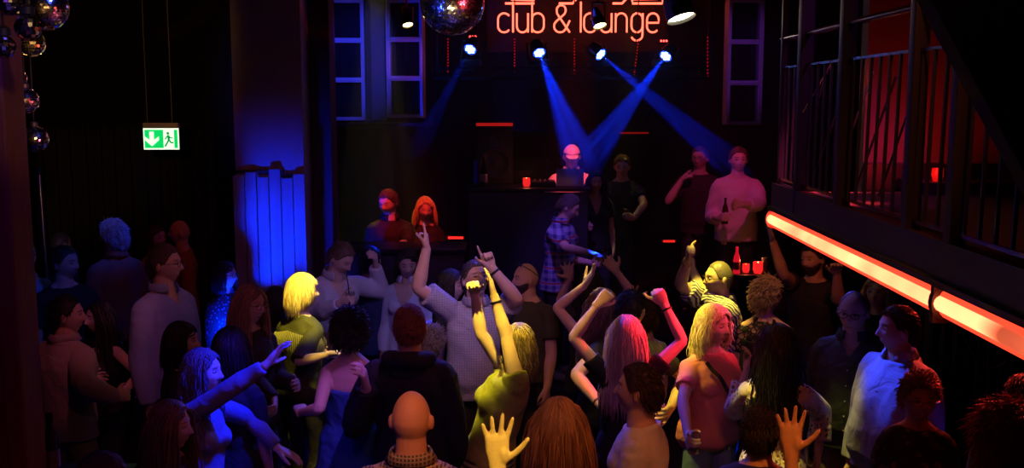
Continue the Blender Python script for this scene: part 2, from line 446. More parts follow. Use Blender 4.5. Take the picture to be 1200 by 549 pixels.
        F = np.stack([a0, b0, b1, a1], -1).reshape(-1, 4)
        c = col*(.65+.7*rng.random((N, 1))); c2 = np.array(hs.get('col2', col)); mixf = (rng.random((N, 1)) < .4)
        c = np.where(mixf, c2*(.7+.5*rng.random((N, 1))), c)
        cc = np.repeat(c, Kp*n3, axis=0)
        mb.add(V.reshape(-1, 3), F.tolist(), cc)
    return mb.build('hair', HAIRM, parent)
def folds(V, me, amp, seed, fq=30):
    r = np.random.default_rng(seed); n = len(V)
    no = np.empty(n*3); me.vertices.foreach_get('normal', no); no = no.reshape(-1, 3)
    wv = np.zeros(n); warp = np.sin(V@r.normal(size=(3,))*9)*.5
    for _ in range(6):
        k = r.normal(size=3); k[2] *= .6; k = nrm(k)*fq*(.6+1.2*r.random()); w = np.sin(V@k+warp*3+r.random()*6); wv += np.sign(w)*np.abs(w)**1.5
    return V+no*(wv/6*amp*1.8)[:, None]
def mk_from(me, V, name, m, parent, cols=None):
    o0 = world_loc(parent); me.vertices.foreach_set('co', (V-o0).ravel())
    me.name = name; me.materials.clear(); me.materials.append(m)
    me.polygons.foreach_set('use_smooth', np.ones(len(me.polygons), bool))
    if cols is not None:
        a = me.color_attributes.new('Col', 'FLOAT_COLOR', 'POINT'); c = np.ones((len(V), 4)); c[:, :3] = cols; a.data.foreach_set('color', c.ravel())
    me.update()
    o = bpy.data.objects.new(name, me); C.objects.link(o); o.parent = parent; return o
PEOPLE = {}
def person(key, px, py, Y, yaw, label, sex='m', floor=0, hyaw=0, hpitch=0, hroll=0, lean=0, side=0, larm='down', rarm='down', tone=(.62,.42,.32),
           hair=None, top=None, legs=None, fat=0, hs=1.0, glasses=None, beard=None, smax=1.12, group=None, shoes=(.02,.02,.02), build=1.0, seed=None, eyes=None, auto=True, neckl=.148, extra=None):
    """px,py = centre of the head in the photo, Y = distance along the room, yaw 0 faces the camera, 90 faces right"""
    if floor == 0 and px > 300 and auto:
        rt = ray(px, py); Y2 = (1.63*(.95 if sex == 'f' else 1.0)-CAMZ)*rt[1]/rt[2]; Y = Y+max(-.09*Y, min(.04*Y, .8*(Y2-Y)))
    near = Y < 7.2; vox = .0052 if Y < 6.9 else .0068 if Y < 9 else .0085
    hc = at(px, py, Y); s = min(smax, max(.86, (hc[2]-floor)/1.63)); seed = seed or int(px*7+py)
    ya = math.radians(yaw); F0 = np.array([math.sin(ya), -math.cos(ya), 0]); L0 = np.array([math.cos(ya), math.sin(ya), 0]); Z = np.array([0, 0, 1.])
    T = nrm(Z+F0*math.tan(math.radians(lean))+L0*math.tan(math.radians(side)))
    l, f, u = frame_from(T, F0)
    ha = math.radians(yaw+hyaw); hf = np.array([math.sin(ha), -math.cos(ha), 0])
    hu = nrm(T*.5+Z*.5)
    pp = math.radians(hpitch); hf2 = nrm(hf*math.cos(pp)-Z*math.sin(pp)); hu2 = nrm(Z*math.cos(pp)+hf*math.sin(pp))
    hl2 = np.cross(hu2, hf2); rr = math.radians(hroll)
    hl, hup = hl2*math.cos(rr)+hu2*math.sin(rr), hu2*math.cos(rr)-hl2*math.sin(rr)
    hm = np.stack([hl, hf2, hup], 1); k = s*hs if s < 1.0 else (1+(s-1)*.4)*hs
    neckd = nrm(hup*.55+T*.6)
    nb = hc-neckd*neckl*s-hf2*.012
    P0 = nb-u*.52*s
    fem = sex == 'f'
    rings = [list(r) for r in (RING_F if fem else RING_M)]
    for r in rings:
        wgt = math.exp(-((r[0]-.10)/.17)**2)*fat
        r[1] = r[1]*(1+wgt*.8)*build; r[2] = r[2]*(1+wgt*1.4)*build; r[3] += wgt*.05
        if r[0] > .5: r[1] /= build; r[2] /= build
    root = empty('person', (P0[0], P0[1], floor), label, 'person', group)
    body = MB()
    def torso_tube(mb, infl, h0=-9, h1=9, extra_rings=()):
        rr_ = [r for r in rings if h0 <= r[0] <= h1]
        rr_ = sorted(rr_+[list(e) for e in extra_rings], key=lambda e: e[0])
        mb.tube([P0+u*r[0]*s+f*r[3]*s for r in rr_], [(r[1]*s+infl, r[2]*s+infl) for r in rr_], 28, up=f, ex=2.25)
    torso_tube(body, 0)
    # bust / chest, shoulders, neck
    def bust(mb, infl):
        if fem:
            for sx in (-1, 1): mb.ell(P0+u*.305*s+l*sx*.068*s+f*(.072+rings[5][3])*s*build, (.058*s*build+infl, .050*s*build+infl, .056*s*build+infl), np.stack([l, f, u], 1), 14, 10)
        else:
            for sx in (-1, 1): mb.ell(P0+u*.345*s+l*sx*.075*s+f*.062*s, (.085*s+infl, .055*s+infl, .065*s+infl), np.stack([l, f, u], 1), 14, 10)
    bust(body, 0)
    nr = .050 if fem else .060
    body.tube([nb-u*.03*s-f*.008, nb+neckd*.03*s, nb+neckd*.08*s, hc-hup*.03*k-hf2*.012], [nr*1.25*s, nr*1.02*s, nr*.97*s, nr*.95*s], 16)
    body.add(hc+(HP*k)@hm.T, HF)
    for sx in (-1, 1):
        em_ = hm@np.array([[math.cos(sx*.35), math.sin(sx*.35), 0], [-math.sin(sx*.35), math.cos(sx*.35), 0], [0, 0, 1]])
        body.ell(hc+hm@(np.array([sx*.083, -.008, -.006])*k), (.0095*k, .019*k, .031*k), em_, 10, 8)
    sw = (.140 if fem else .162)*s*build
    ua, fa = (.275 if fem else .30)*s, (.235 if fem else .255)*s
    ar = (.82 if fem else 1.0)*s*(1+fat*.3)*(1 if build < 1.03 else build)
    arms = {}
    for nm, sx, spec in (('l', 1, larm), ('r', -1, rarm)):
        sh = P0+u*.422*s+l*sx*sw-f*.006*s
        pose = 'relaxed'; pn = None; hk = .97 if fem else 1.05
        if isinstance(spec, str):
            pr = {'down': ((.16, .02, -1), (.06, .28, -1), (0, .2, -1)), 'bent': ((.22, .05, -1), (-.15, 1, .05), (-.3, .9, .2)), 'cross': ((.25, .1, -1), (-1, .55, .12), (-1, .3, .1)),
                  'hip': ((.75, -.15, -.8), (-.75, .45, -.35), (-.6, .5, -.6)), 'fwd': ((.2, .5, -.8), (-.05, 1, .1), (0, 1, .1)), 'back': ((.2, -.25, -1), (.0, .1, -1), (0, 0, -1)),
                  'up': ((.5, .3, .8), (-.2, .2, 1), (0, .1, 1))}[spec]
            bf = lambda v: nrm(l*sx*v[0]+f*v[1]+u*v[2])
            el = sh+bf(pr[0])*ua; wr = el+bf(pr[1])*fa; hd = bf(pr[2]); pn = -l*sx if spec in ('down', 'back') else -u if spec in ('cross',) else -l*sx
        else:
            (ex, ey, es), (wx, wy, ws), (tx, ty, ts), pose, pnh = spec[:5]
            hk *= spec[5] if len(spec) > 5 else 1
            q = at(ex, ey, hc[1])
            if q[2] > sh[2]: sh = sh+u*.035*s-l*sx*.012
            el = solve(sh, ua, ex, ey, es); wr = solve(el, fa, wx, wy, ws); tp = solve(wr, .17*s, tx, ty, ts); hd = nrm(tp-wr)
            tocam = nrm(CAM-wr)
            pn = {'cam': tocam, 'away': -tocam, 'left': np.array([-1., 0, 0]), 'right': np.array([1., 0, 0]), 'down': -Z, 'up': Z, 'in': -l*sx}[pnh]
        if abs(nrm(pn)@hd) > .95: pn = pn+np.array([.3, -.4, .35])
        body.ell(sh-l*sx*.010-u*.006, (.053*ar, .054*ar, .054*ar), None, 14, 10)
        body.tube([sh, sh*.6+el*.4, el], [.052*ar, .050*ar, .040*ar], 14, rnd=True)
        body.tube([el, el*.72+wr*.28, el*.35+wr*.65, wr+hd*.006], [.039*ar, .043*ar, .034*ar, .0275*ar], 14, rnd=True)
        grip = hand(body, wr, hd, pn, sx > 0, pose, hk*s**.5)
        arms[nm] = (sh, el, wr, hd, pn, grip)
    # neck to shoulder slope
    for sx in (-1, 1):
        sh = arms['l' if sx > 0 else 'r'][0]
        body.tube([nb+neckd*.02*s-f*.01, nb*.45+sh*.55+u*.005*s, sh], [(.036*s, .042*s), (.038*s, .046*s), (.046*ar, .050*ar)], 12, up=f)
    # legs
    legp = {}
    for nm, sx in (('l', 1), ('r', -1)):
        hip = P0-u*.02*s+l*sx*.080*s
        rr2 = np.random.default_rng(seed+sx); spread = .09+.05*rr2.random()
        foot = np.array([P0[0], P0[1], floor])+L0*sx*spread*s+F0*(rr2.random()-.5)*.16*s - (F0*0)
        ank = foot+Z*.085*s
        mid = (hip+ank)/2; need = np.linalg.norm(hip-ank); full = .87*s
        kb = math.sqrt(max(0, (full/2)**2-(need/2)**2)) if need < full else .015
        kne = mid+F0*kb
        legp[nm] = (hip, kne, ank, foot)
        body.tube([hip, hip*.5+kne*.5, kne], [(.079*s, .086*s), (.068*s, .072*s), (.053*s, .055*s)], 16, up=F0, rnd=True)
        body.tube([kne, kne*.7+ank*.3-F0*.012, kne*.35+ank*.65, ank], [.051*s, .055*s, .042*s, .036*s], 14, rnd=True)
        body.tube([ank-F0*.05*s-Z*.035, ank+F0*.03*s-Z*.03, foot+F0*.12*s+Z*.03, foot+F0*.165*s+Z*.022], [(.03*s, .035*s), (.034*s, .042*s), (.036*s, .022*s), (.028*s, .014*s)], 12)
    me, V = remesh(body, vox, 2, .45)
    # colours of the skin: lips, brows, stubble
    q = ((V-hc)@hm)/k; x, y, z = np.abs(q[:, 0]), q[:, 1], q[:, 2]
    inh = (np.linalg.norm(q/HA, axis=1) < 1.35)
    cols = np.tile(np.array(tone), (len(V), 1))
    def paint(mask, c, w=1.0):
        nonlocal cols
        mk = (mask*w)[:, None]; cols = cols*(1-mk)+np.array(c)*mk
    fm = inh & (y > .055)
    lip = fm*np.exp(-(x/.023)**4-((z+.066)/.0085)**4)
    paint(lip, (.50, .13, .12) if fem else (.48, .24, .20), .85)
    hcol = np.array(hair['col']) if hair else np.array([.08, .05, .04])
    paint(fm*np.exp(-((x-.031)/.019)**4-((z-.031-.002*np.cos(x*60))/.0045)**4), hcol*.6, .85)
    paint(fm*np.exp(-((x-.031)/.016)**4-((z-.009)/.0065)**4), (.10, .06, .05), .55)
    paint(fm*np.exp(-((x)/.012)**2-((z+.040)/.004)**2), (.2, .09, .07), .4)
    if hair and hair.get('style') == 'buzz' or beard == 'stubble':
        mkk = ramp(hairline(nrm_rows(q/HA), hair.get('rec', 0) if hair else .3), 0, .12)*inh
        if hair: paint(mkk, hcol, .5)
    if beard == 'stubble': paint(fm*(z < -.045)*(x < .07), hcol, .35)
    cols = cols*(.95+.1*rng.random((len(V), 1)))
    b_o = mk_from(me, V, 'body', SKIN, root, cols)
    # eyes on faces that show
    if eyes is None: eyes = abs(((yaw+hyaw+180) % 360)-180) < 115 and Y < 11
    if eyes:
        for sx in (-1, 1):
            em2 = MB(); c0 = hc+hm@(np.array([sx*.031, .0785, .008])*k)
            D_, F_ = sphere_dirs(16, 12); V_ = c0+(D_*np.array([.0130, .0112, .0085])*k)@hm.T
            fw = D_[:, 1]
            cc = np.where((fw > .80)[:, None], np.array([.03, .02, .02]), np.array([.55, .48, .44]))
            cc = np.where((np.abs(D_[:, 2]) > .48)[:, None], np.array(tone)*.7, cc)
            em2.add(V_, F_, cc); em2.build('eye', MATS['eye'], root)
    torso = (P0, l, f, u, s)
    if hair: make_hair(root, None, hm, hc, k, torso, rings, hair)
    if beard and beard != 'stubble':
        jl = -.010-.030*np.clip(SD[:, 1]*1.6-.2, 0, 1); m_ = (np.clip((jl-SP[:, 2])/.022, 0, 1)*np.clip((SD[:, 1]+.02)/.35, 0, 1))
        lipm = np.exp(-(SP[:, 0]/.022)**4-((SP[:, 2]+.066)/.009)**4); nose = np.exp(-(SP[:, 0]/.016)**4-((SP[:, 2]+.03)/.016)**4)
        chk = np.exp(-((np.abs(SP[:, 0])-.035)/.02)**4-((SP[:, 2]+.028)/.022)**4)
        m_ = m_*(1-lipm)*(1-nose)
        th = np.where(m_ > .12, -.001+.010*m_+.002*rng.random(len(SP)), -.006)
        bb = MB(); bb.add(hc+((SP+SD*th[:, None])*k)@hm.T, SF, np.array(beard)*(.7+.6*rng.random((len(SP), 1)))); bb.build('beard', HAIRM, root)
    if glasses: eyeglasses(root, hm, hc, k, glasses)
    vg = .0085 if Y < 7.2 else .011
    # ---- garments
    if top:
        kd = top['kind']; infl = top.get('infl', .014); m = top['mat']; g = MB()
        tlen = top.get('len', -.10); neck_h = top.get('neck', .512)
        def ring_at(h, add=0, dd=0):
            hh = [r[0] for r in rings]; return (h, float(np.interp(h, hh, [r[1] for r in rings]))+add, float(np.interp(h, hh, [r[2] for r in rings]))+dd, float(np.interp(h, hh, [r[3] for r in rings])))
        lo = ring_at(max(tlen, -.09)); extra_r = []
        if tlen < -.09:                                    # skirt of a dress or a coat
            fl = top.get('flare', .04); base = ring_at(-.04)
            for tt in (-.09, tlen*.5-.05, tlen): extra_r.append((tt, base[1]+fl*(-tt-.04)/.3, base[2]+fl*(-tt-.04)/.3, base[3]*.5))
        else: extra_r.append(lo)
        if neck_h < .50: extra_r.append(ring_at(neck_h))
        else: extra_r.append((neck_h, (nr+.016), (nr+.014), -.008))
        torso_tube(g, infl, max(tlen, -.085), neck_h-.004, extra_r); 
        if neck_h > .33: bust(g, infl*.8)
        sl = {'tee': .62, 'tank': 0, 'strapless': 0, 'shirt': 2, 'hoodie': 2, 'jacket': 2, 'cardigan': 2, 'short': .75}[kd] if 'sleeve' not in top else top['sleeve']
        if kd != 'strapless':
            for sx in (-1, 1):
                sh, el, wr, hd, pn, gr = arms['l' if sx > 0 else 'r']
                if kd == 'tank':
                    wst = nb*.62+sh*.38
                    g.tube([nb*.7+sh*.3-f*.05+u*.0, wst+u*.012, nb*.7+sh*.3+f*.06-u*.03], [(.03, .03)]*3, 10, up=l)
                    continue
                g.tube([nb*.78+sh*.22-u*.012*s-f*.008, nb*.45+sh*.55, sh], [(.034*s+infl*.6, .040*s+infl*.6), (.038*s+infl*.6, .048*s+infl*.7), (.046*ar+infl*.8, .052*ar+infl)], 14, up=f)
                g.ell(sh-l*sx*.010-u*.006, (.053*ar+infl*.9, .055*ar+infl, .054*ar+infl*.9), None, 14, 10)
                lo_ = infl*top.get('loose', 1.2)
                if sl <= 1:
                    e = sh*(1-sl)+el*sl; g.tube([sh, sh*.5+e*.5, e], [.050*ar+infl, .051*ar+lo_, .048*ar+lo_+.004], 16)
                else:
                    fr = min(1, sl-1); e = el*(1-fr)+wr*fr; e = e-(e-el)*.04
                    g.tube([sh, sh*.5+el*.5, el], [.050*ar+infl, .050*ar+lo_, .043*ar+lo_], 16, rnd=True)
                    g.tube([el, el*.6+e*.4, e], [.042*ar+lo_, .044*ar+lo_, .032*ar+lo_*(1.9 if top.get('bell') else .75)], 16)
        me2, V2 = remesh(g, vg, 3, .5)
        V2 = folds(V2, me2, top.get('amp', .0055), seed, top.get('fq', 30))
        if top.get('v'):                                   # open neckline: a V cut out of the front
            d0, w0 = top['v']; rel = V2-P0; hh_ = (rel@u)/s; xx_ = np.abs(rel@l); yy_ = rel@f
            kill = (yy_ > .015) & (hh_ > .50-d0) & (xx_ < (hh_-(.50-d0))/d0*w0*s)
            bm_ = bmesh.new(); bm_.from_mesh(me2); bm_.verts.ensure_lookup_table()
            bmesh.ops.delete(bm_, geom=[bm_.verts[i_] for i_ in np.nonzero(kill)[0]], context='VERTS'); bm_.to_mesh(me2); bm_.free(); V2 = V2[~kill]
        go = mk_from(me2, V2, {'tee': 't_shirt', 'tank': 'top', 'strapless': 'dress' if tlen < -.2 else 'top', 'shirt': 'shirt', 'hoodie': 'hooded_sweater', 'jacket': 'jacket', 'cardigan': 'cardigan', 'short': 'shirt'}[kd] if not top.get('name') else top['name'], m, root)
        if kd in ('shirt', 'short', 'jacket') and top.get('collar', True):
            cb = MB(); nn = 22; rows = []
            for j in range(nn+1):
                a = math.radians(25+310*j/nn); dirr = f*math.cos(a)+l*math.sin(a); op = 1-.25*max(0, math.cos(a))
                rbase = nr*s+.020
                b0 = nb+u*.000*s-f*.008+dirr*rbase-f*0
                rows.append([b0-u*.012+dirr*.004, nb+u*.040*s-f*.012+dirr*(nr*s+.012), nb+u*.044*s-f*.012+dirr*(nr*s+.018), nb+u*.004*s-f*.008+dirr*(nr*s+.040)-u*.012*max(0, math.cos(a))])
            Vc = np.array(rows).reshape(-1, 3); Fc = []
            for j in range(nn):
                for q_ in range(3): a0 = j*4+q_; Fc.append((a0, a0+4, a0+5, a0+1))
            cb.add(Vc, Fc); co = cb.build('collar', m, go); 
            sm = co.modifiers.new('s', 'SOLIDIFY'); sm.thickness = .003
        if kd == 'hoodie':
            hb = MB(); pts = []
            for j in range(15):
                a = math.radians(-125+250*j/14+180); dirr = f*math.cos(a)+l*math.sin(a); bk = max(0, -math.cos(a))
                pts.append(nb-f*.01+dirr*(nr*s+.045+.03*bk)+u*(.01-.015*(1-bk)))
            hb.tube(pts, [(.020+.026*math.sin(PI*j/14)) for j in range(15)], 12, rnd=True)
            hb.ell(nb-f*.105*s-u*.05*s, (.10*s, .035*s, .075*s), np.stack([l, f, u], 1), 18, 12)
            me3, V3 = remesh(hb, .009, 3); V3 = folds(V3, me3, .005, seed+5); mk_from(me3, V3, 'hood', m, go)
        if top.get('buttons'):
            for j in range(6):
                bb = MB(); h = .44-.085*j; r_ = ring_at(h); bb.ell(P0+u*h*s+f*((r_[2]+r_[3])*s+infl+.006), (.005, .003, .005), np.stack([l, f, u], 1), 8, 6)
                bb.build('button', MATS['button'], go)
        if top.get('open'):                                # open front showing the shirt below
            pass
        if top.get('under'):
            pass
    if legs:
        kd = legs['kind']; m = legs['mat']; g = MB(); infl = legs.get('infl', .012)
        untucked = bool(top) and top.get('len', -.10) <= -.08
        rise = legs.get('rise', -.05 if untucked else .05)
        if kd in ('trousers', 'jeans', 'shorts'):
            torso_tube(g, .002 if untucked else infl*.8, -.10, rise, [(rise+.004, *[float(np.interp(rise, [r[0] for r in rings], [r[i] for r in rings])) for i in (1, 2, 3)])])
            for nm in 'lr':
                hip, kne, ank, foot = legp[nm]; cut = 1 if kd != 'shorts' else .2
                g.tube([hip-u*.05*s*untucked, hip*.5+kne*.5, kne], [(.080*s+infl*(.4 if untucked else 1), .084*s+infl*(.4 if untucked else 1)), (.072*s+infl, .074*s+infl), (.055*s+infl, .057*s+infl)], 18, up=F0, rnd=True)
                g.tube([kne, kne*.6+ank*.4, ank+(kne-ank)*.04], [.054*s+infl, .052*s+infl*1.2, .042*s+infl*1.6], 16)
            me2, V2 = remesh(g, vg+.001, 3); V2 = folds(V2, me2, .006, seed+3, 26); lo_o = mk_from(me2, V2, kd if kd != 'jeans' else 'jeans', m, root)
            if legs.get('belt') and not untucked:
                bb = MB(); h = rise-.006
                rr_ = [float(np.interp(h, [r[0] for r in rings], [r[i] for r in rings])) for i in (1, 2, 3)]
                a = np.linspace(0, 2*PI, 41); cx = P0+u*h*s+f*rr_[2]*s
                bb.tube([cx+l*math.cos(q_)*(rr_[0]*s+infl+.004)+f*math.sin(q_)*(rr_[1]*s+infl+.004) for q_ in a], [(.005, .017)]*41, 8, up=u); bb.build('belt', MATS['leather'], root)
        else:
            hl_ = legs.get('len', -.50); infl = .014; ex_ = []
            b_ = (.172*build, .124*build)
            for tt in (-.09, hl_*.5, hl_): ex_.append((tt, b_[0]+legs.get('flare', .06)*(-tt-.06), b_[1]+legs.get('flare', .06)*(-tt-.06), -.004))
            torso_tube(g, infl, -.05, .06, ex_); me2, V2 = remesh(g, vg+.001, 3); V2 = folds(V2, me2, .006, seed+3, 30); mk_from(me2, V2, 'skirt', m, root)
    if shoes:
        for nm in 'lr':
            hip, kne, ank, foot = legp[nm]; sb = MB()
            sb.tube([foot-F0*.075*s+Z*.035, foot-F0*.03*s+Z*.045, foot+F0*.05*s+Z*.042, foot+F0*.13*s+Z*.032, foot+F0*.18*s+Z*.024], [(.03*s, .033), (.040*s, .045), (.043*s, .042), (.046*s, .031), (.034*s, .022)], 16, up=Z, ex=2.6)
            sb.tube([ank-F0*.012*s-Z*.03, ank-F0*.008+Z*.02], [.046*s, .046*s], 14)
            so = sb.build('shoe', cloth('shoe_leather_%02d' % int(shoes[0]*90), shoes, rough=.4), root)
            ss = MB(); ss.tube([foot-F0*.10*s+Z*.008, foot+F0*.05*s+Z*.008, foot+F0*.20*s+Z*.008], [(.034*s, .008), (.046*s, .008), (.036*s, .008)], 14, up=Z); ss.build('sole', MATS['rubber'], so)
    info = dict(root=root, arms=arms, torso=torso, hm=hm, hc=hc, k=k, rings=rings, legs=legp, s=s, nr=nr, near=near)
    PEOPLE[key] = info
    return info
def nrm_rows(a): return a/(np.linalg.norm(a, axis=1, keepdims=True)+1e-9)
def bracelet(P, side, m, name='bracelet', w=.006, t=.003, watch=False, off=.03):
    sh, el, wr, hd, pn, gr = P['arms'][side]; d = nrm(el-wr); c = wr+d*off; x = nrm(np.cross(d, pn)); y = np.cross(d, x); r = .031*P['s']
    a = np.linspace(0, 2*PI, 25); mb = MB()
    mb.tube([c+x*math.cos(q)*r+y*math.sin(q)*r for q in a], [(t, w)]*25, 8, up=d)
    o = mb.build(name, m, P['root'])
    if watch:
        b = MB(); R = np.stack([x, d, nrm(-pn-(-pn@d)*d)], 1); b.lathe([(.0, -.004), (.018, -.004), (.019, .003), (.016, .006), (0, .006)], c-nrm(pn-(pn@d)*d)*(r+.003), 20, R); b.build('watch_case', MATS['steel'], o)
    return o
MATS['eye'] = attr_mat('eye', .15, .6)
MATS['button'] = mat('button', (.6, .6, .58), .3); MATS['leather'] = mat('belt_leather', (.03, .02, .015), .4); MATS['rubber'] = mat('rubber_sole', (.03, .03, .03), .7)
MATS['steel'] = mat('steel', (.55, .55, .56), .3, 1)
BLKF = mat('black_glasses_frame', (.02, .02, .02), .25); WIRE = mat('wire_glasses_frame', (.5, .45, .4), .25, 1)
BAND = mat('black_band', (.015, .015, .015), .5); GOLD = mat('gold_bracelet', (.8, .55, .2), .25, 1); SILV = mat('silver_bracelet', (.75, .75, .78), .2, 1)
# ------------------------------------------------------------------ materials of the place
BLACKW = mat('black_painted_wall', (.012, .011, .013), .85, noise=.3, nscale=3, bump=.2, bscale=40)
DARKM = mat('black_powder_coated_metal', (.02, .02, .022), .4, .3)
FLOORM = mat('dark_worn_floor', (.035, .028, .026), .35, noise=.5, nscale=5, bump=.15, bscale=30)
PLAST = mat('grey_plaster', (.42, .41, .43), .8, noise=.15, nscale=4, bump=.3, bscale=25)
def atz(px, py, z):
    d = ray(px, py); return CAM+d*((z-CAMZ)/d[2])
def rotm(d, up=(0, 0, 1)):
    """matrix whose z axis is d"""
    d = nrm(d); x = np.cross(up, d)
    x = nrm(x) if np.linalg.norm(x) > 1e-3 else np.array([1., 0, 0]); y = np.cross(d, x); return np.stack([x, y, d], 1)
def struct(name, mb, m, smooth=False): return mb.build(name, m, None, smooth, (0, 0, 0), 'structure')
X0, X1, YB, YF, ZC = -6.2, 5.6, 13.0, -1.2, 4.9
struct('floor', MB().box(((X0+X1)/2, (YB+YF)/2, -.05), (X1-X0+.4, YB-YF+.4, .1)), FLOORM)
struct('ceiling', MB().box(((X0+X1)/2, (YB+YF)/2, ZC+.05), (X1-X0+.4, YB-YF+.4, .1)), BLACKW)
struct('wall_back', MB().box(((X0+X1)/2, YB+.1, ZC/2), (X1-X0+.4, .2, ZC)), BLACKW)
struct('wall_front', MB().box(((X0+X1)/2, YF-.1, ZC/2), (X1-X0+.4, .2, ZC)), BLACKW)
struct('wall_left', MB().box((X0-.1, (YB+YF)/2, ZC/2), (.2, YB-YF, ZC)), BLACKW)
struct('wall_right', MB().box((X1+.1, (YB+YF)/2, ZC/2), (.2, YB-YF, ZC)), BLACKW)
# left pillar near the camera, with a darker reveal
pm = MB(); pm.box((-2.03, 3.40, ZC/2), (.80, .12, ZC), bev=.01); pm.box((-1.66, 3.33, ZC/2), (.07, .05, ZC), bev=.01)
for z in (.9, 2.05, 3.2): pm.box((-2.05, 3.335, z), (.72, .03, .03))
struct('wall_pillar_left', pm, mat('dark_red_painted_wood', (.16, .05, .06), .6, noise=.3, nscale=6, bump=.3, bscale=30, stretch=(6, 6, 1)))
# blue-lit column with plank cladding
cx0, cx1, cy = at(274, 150, 8.6)[0], at(355, 150, 8.6)[0], 8.6
struct('wall_column', MB().box(((cx0+cx1)/2, cy+.3, ZC/2), (cx1-cx0, .6, ZC), bev=.006), PLAST)
zt = at(300, 206, 8.55)[2]; pk = MB(); npk = 6; w = (cx1-cx0+.03)/npk
for i in range(npk):
    top = zt+[.0, .03, -.012, .055, -.02, .012][i]
    pk.box((cx0-.015+w*(i+.5), cy-.028, top/2), (w-.007, .045+.006*(i % 2), top), bev=.004)
struct('trim_1', pk, mat('rough_sawn_planks', (.34, .33, .36), .75, noise=.45, nscale=3, bump=.5, bscale=14, stretch=(5, 5, .6)))
struct('trim_2', MB().box((cx0+.2, cy-.012, zt+.03), (.42, .03, .025)).box((cx1-.12, cy-.012, zt-.005), (.22, .03, .03)), mat('dark_wood_ledge', (.06, .035, .03), .6))
struct('wall_recess', MB().box((cx1+.10, cy+.45, ZC/2), (.16, .3, ZC)), mat('dark_maroon_paint', (.07, .03, .04), .7))
# stage
STW = mat('stage_boards', (.03, .026, .03), .5, noise=.4, nscale=4, bump=.2)
struct('floor_stage', MB().box((1.9, 11.25, .30), (7.2, 3.5, .60)).box((1.9, 9.47, .57), (7.2, .06, .06)), STW)
struct('floor_stage_step', MB().box((1.7, 9.07, .15), (7.4, .9, .30)).box((1.7, 8.60, .27), (7.4, .05, .06)), STW)
struct('floor_bar_platform', MB().box((-3.4, 9.9, .15), (3.0, 3.2, .30)), STW)
# ------------------------------------------------------------------ neon sign
NEON = emis('orange_red_neon', (1.0, .10, .055), 4.2)
def arc(cx, cz, rx, rz, a0, a1, n=10): return [(cx+rx*math.cos(math.radians(a)), cz+rz*math.sin(math.radians(a))) for a in np.linspace(a0, a1, n)]
GL = {
 'c': ([arc(.26, .50, .24, .24, 35, 180, 8)+arc(.26, .24, .24, .24, 180, 325, 8)], .56),
 'l': ([[(.05, 1.18), (.05, 0)]], .16),
 'u': ([[(.04, .74), (.04, .24)]+arc(.26, .24, .22, .24, 180, 360, 10)+[(.48, .74)], [(.48, .3), (.48, 0)]], .60),
 'b': ([[(.04, 1.18), (.04, 0)], [(.04, .50)]+arc(.26, .50, .24, .24, 150, 0, 8)+arc(.26, .24, .24, .24, 0, -150, 8)], .62),
 '&': ([[(.66, 0), (.16, .72)]+arc(.32, .86, .18, .19, 200, -20, 10)+[(.44, .70), (.12, .42)]+arc(.28, .24, .24, .24, 150, 330, 10)+[(.66, .46)]], .80),
 'o': ([arc(.26, .50, .24, .24, 0, 180, 8)+arc(.26, .24, .24, .24, 180, 360, 8)+[(.50, .50)]], .62),
 'n': ([[(.04, 0), (.04, .74)], [(.04, .50)]+arc(.26, .50, .22, .24, 180, 0, 10)+[(.48, 0)]], .62),
 'g': ([arc(.26, .50, .22, .24, 0, 180, 8)+arc(.26, .24, .22, .24, 180, 360, 8), [(.48, .74), (.48, -.10)]+arc(.26, -.10, .22, .22, 0, -160, 10)], .62),
 'e': ([[(.03, .37), (.49, .37)]+arc(.26, .50, .23, .24, 0, 180, 8)+arc(.26, .24, .23, .24, 180, 320, 8)], .56)}
YS = 11.6
p0 = at(583, 38, YS); p1 = at(772, 38, YS); sgn = empty('neon_sign', ((p0[0]+p1[0])/2, YS+.05, p0[2]), 'orange-red neon sign reading club & lounge above the stage lights', 'sign')
txt = ['club', '&', 'lounge']; adv = sum(GL[c][1] for w_ in txt for c in w_)+2*.24-.06; sc = (p1[0]-p0[0])/adv; x = p0[0]
ZS = p0[2]
for w_ in txt:
    for c in w_:
        mb = MB()
        for st in GL[c][0]: mb.tube([(x+a*sc, YS, ZS+b*sc) for a, b in st], .010, 8, rnd=False)
        o = mb.build('neon_letter_'+('ampersand' if c == '&' else c), NEON, sgn); o.name = 'neon_letter'
        x += GL[c][1]*sc
    x += .24*sc
# the lower ends of the big letters above, cut by the top of the frame
big = [[[(592, -40), (600, -40), (600, 0), (626, 0), (626, 4), (592, 4)]], [[(655, -2), (668, -2), (676, -12), (672, -34)], [(655, 4), (671, 4), (681, -8), (679, -34)]], [[(718, -2), (726, -2), (734, -10), (737, -36)], [(718, 4), (729, 4), (738, -6), (744, -36)]], [[(741, 0), (741, 4), (776, 4), (777, -2), (770, -36)], [(741, -1), (770, -1), (764, -34)]]]
for g in big:
    mb = MB()
    for st in g: mb.tube([at(a, b, YS) for a, b in st], .012, 8)
    mb.build('neon_letter', NEON, sgn)
bk = MB(); bk.box(((p0[0]+p1[0])/2, YS+.32, ZS+.55), (p1[0]-p0[0]+.25, .03, 1.5))
for xx in (p0[0], p1[0]): bk.box((xx, YS+.16, ZS+.3), (.02, .30, .02))
bk.build('backing_board', BLACKW, sgn, False)
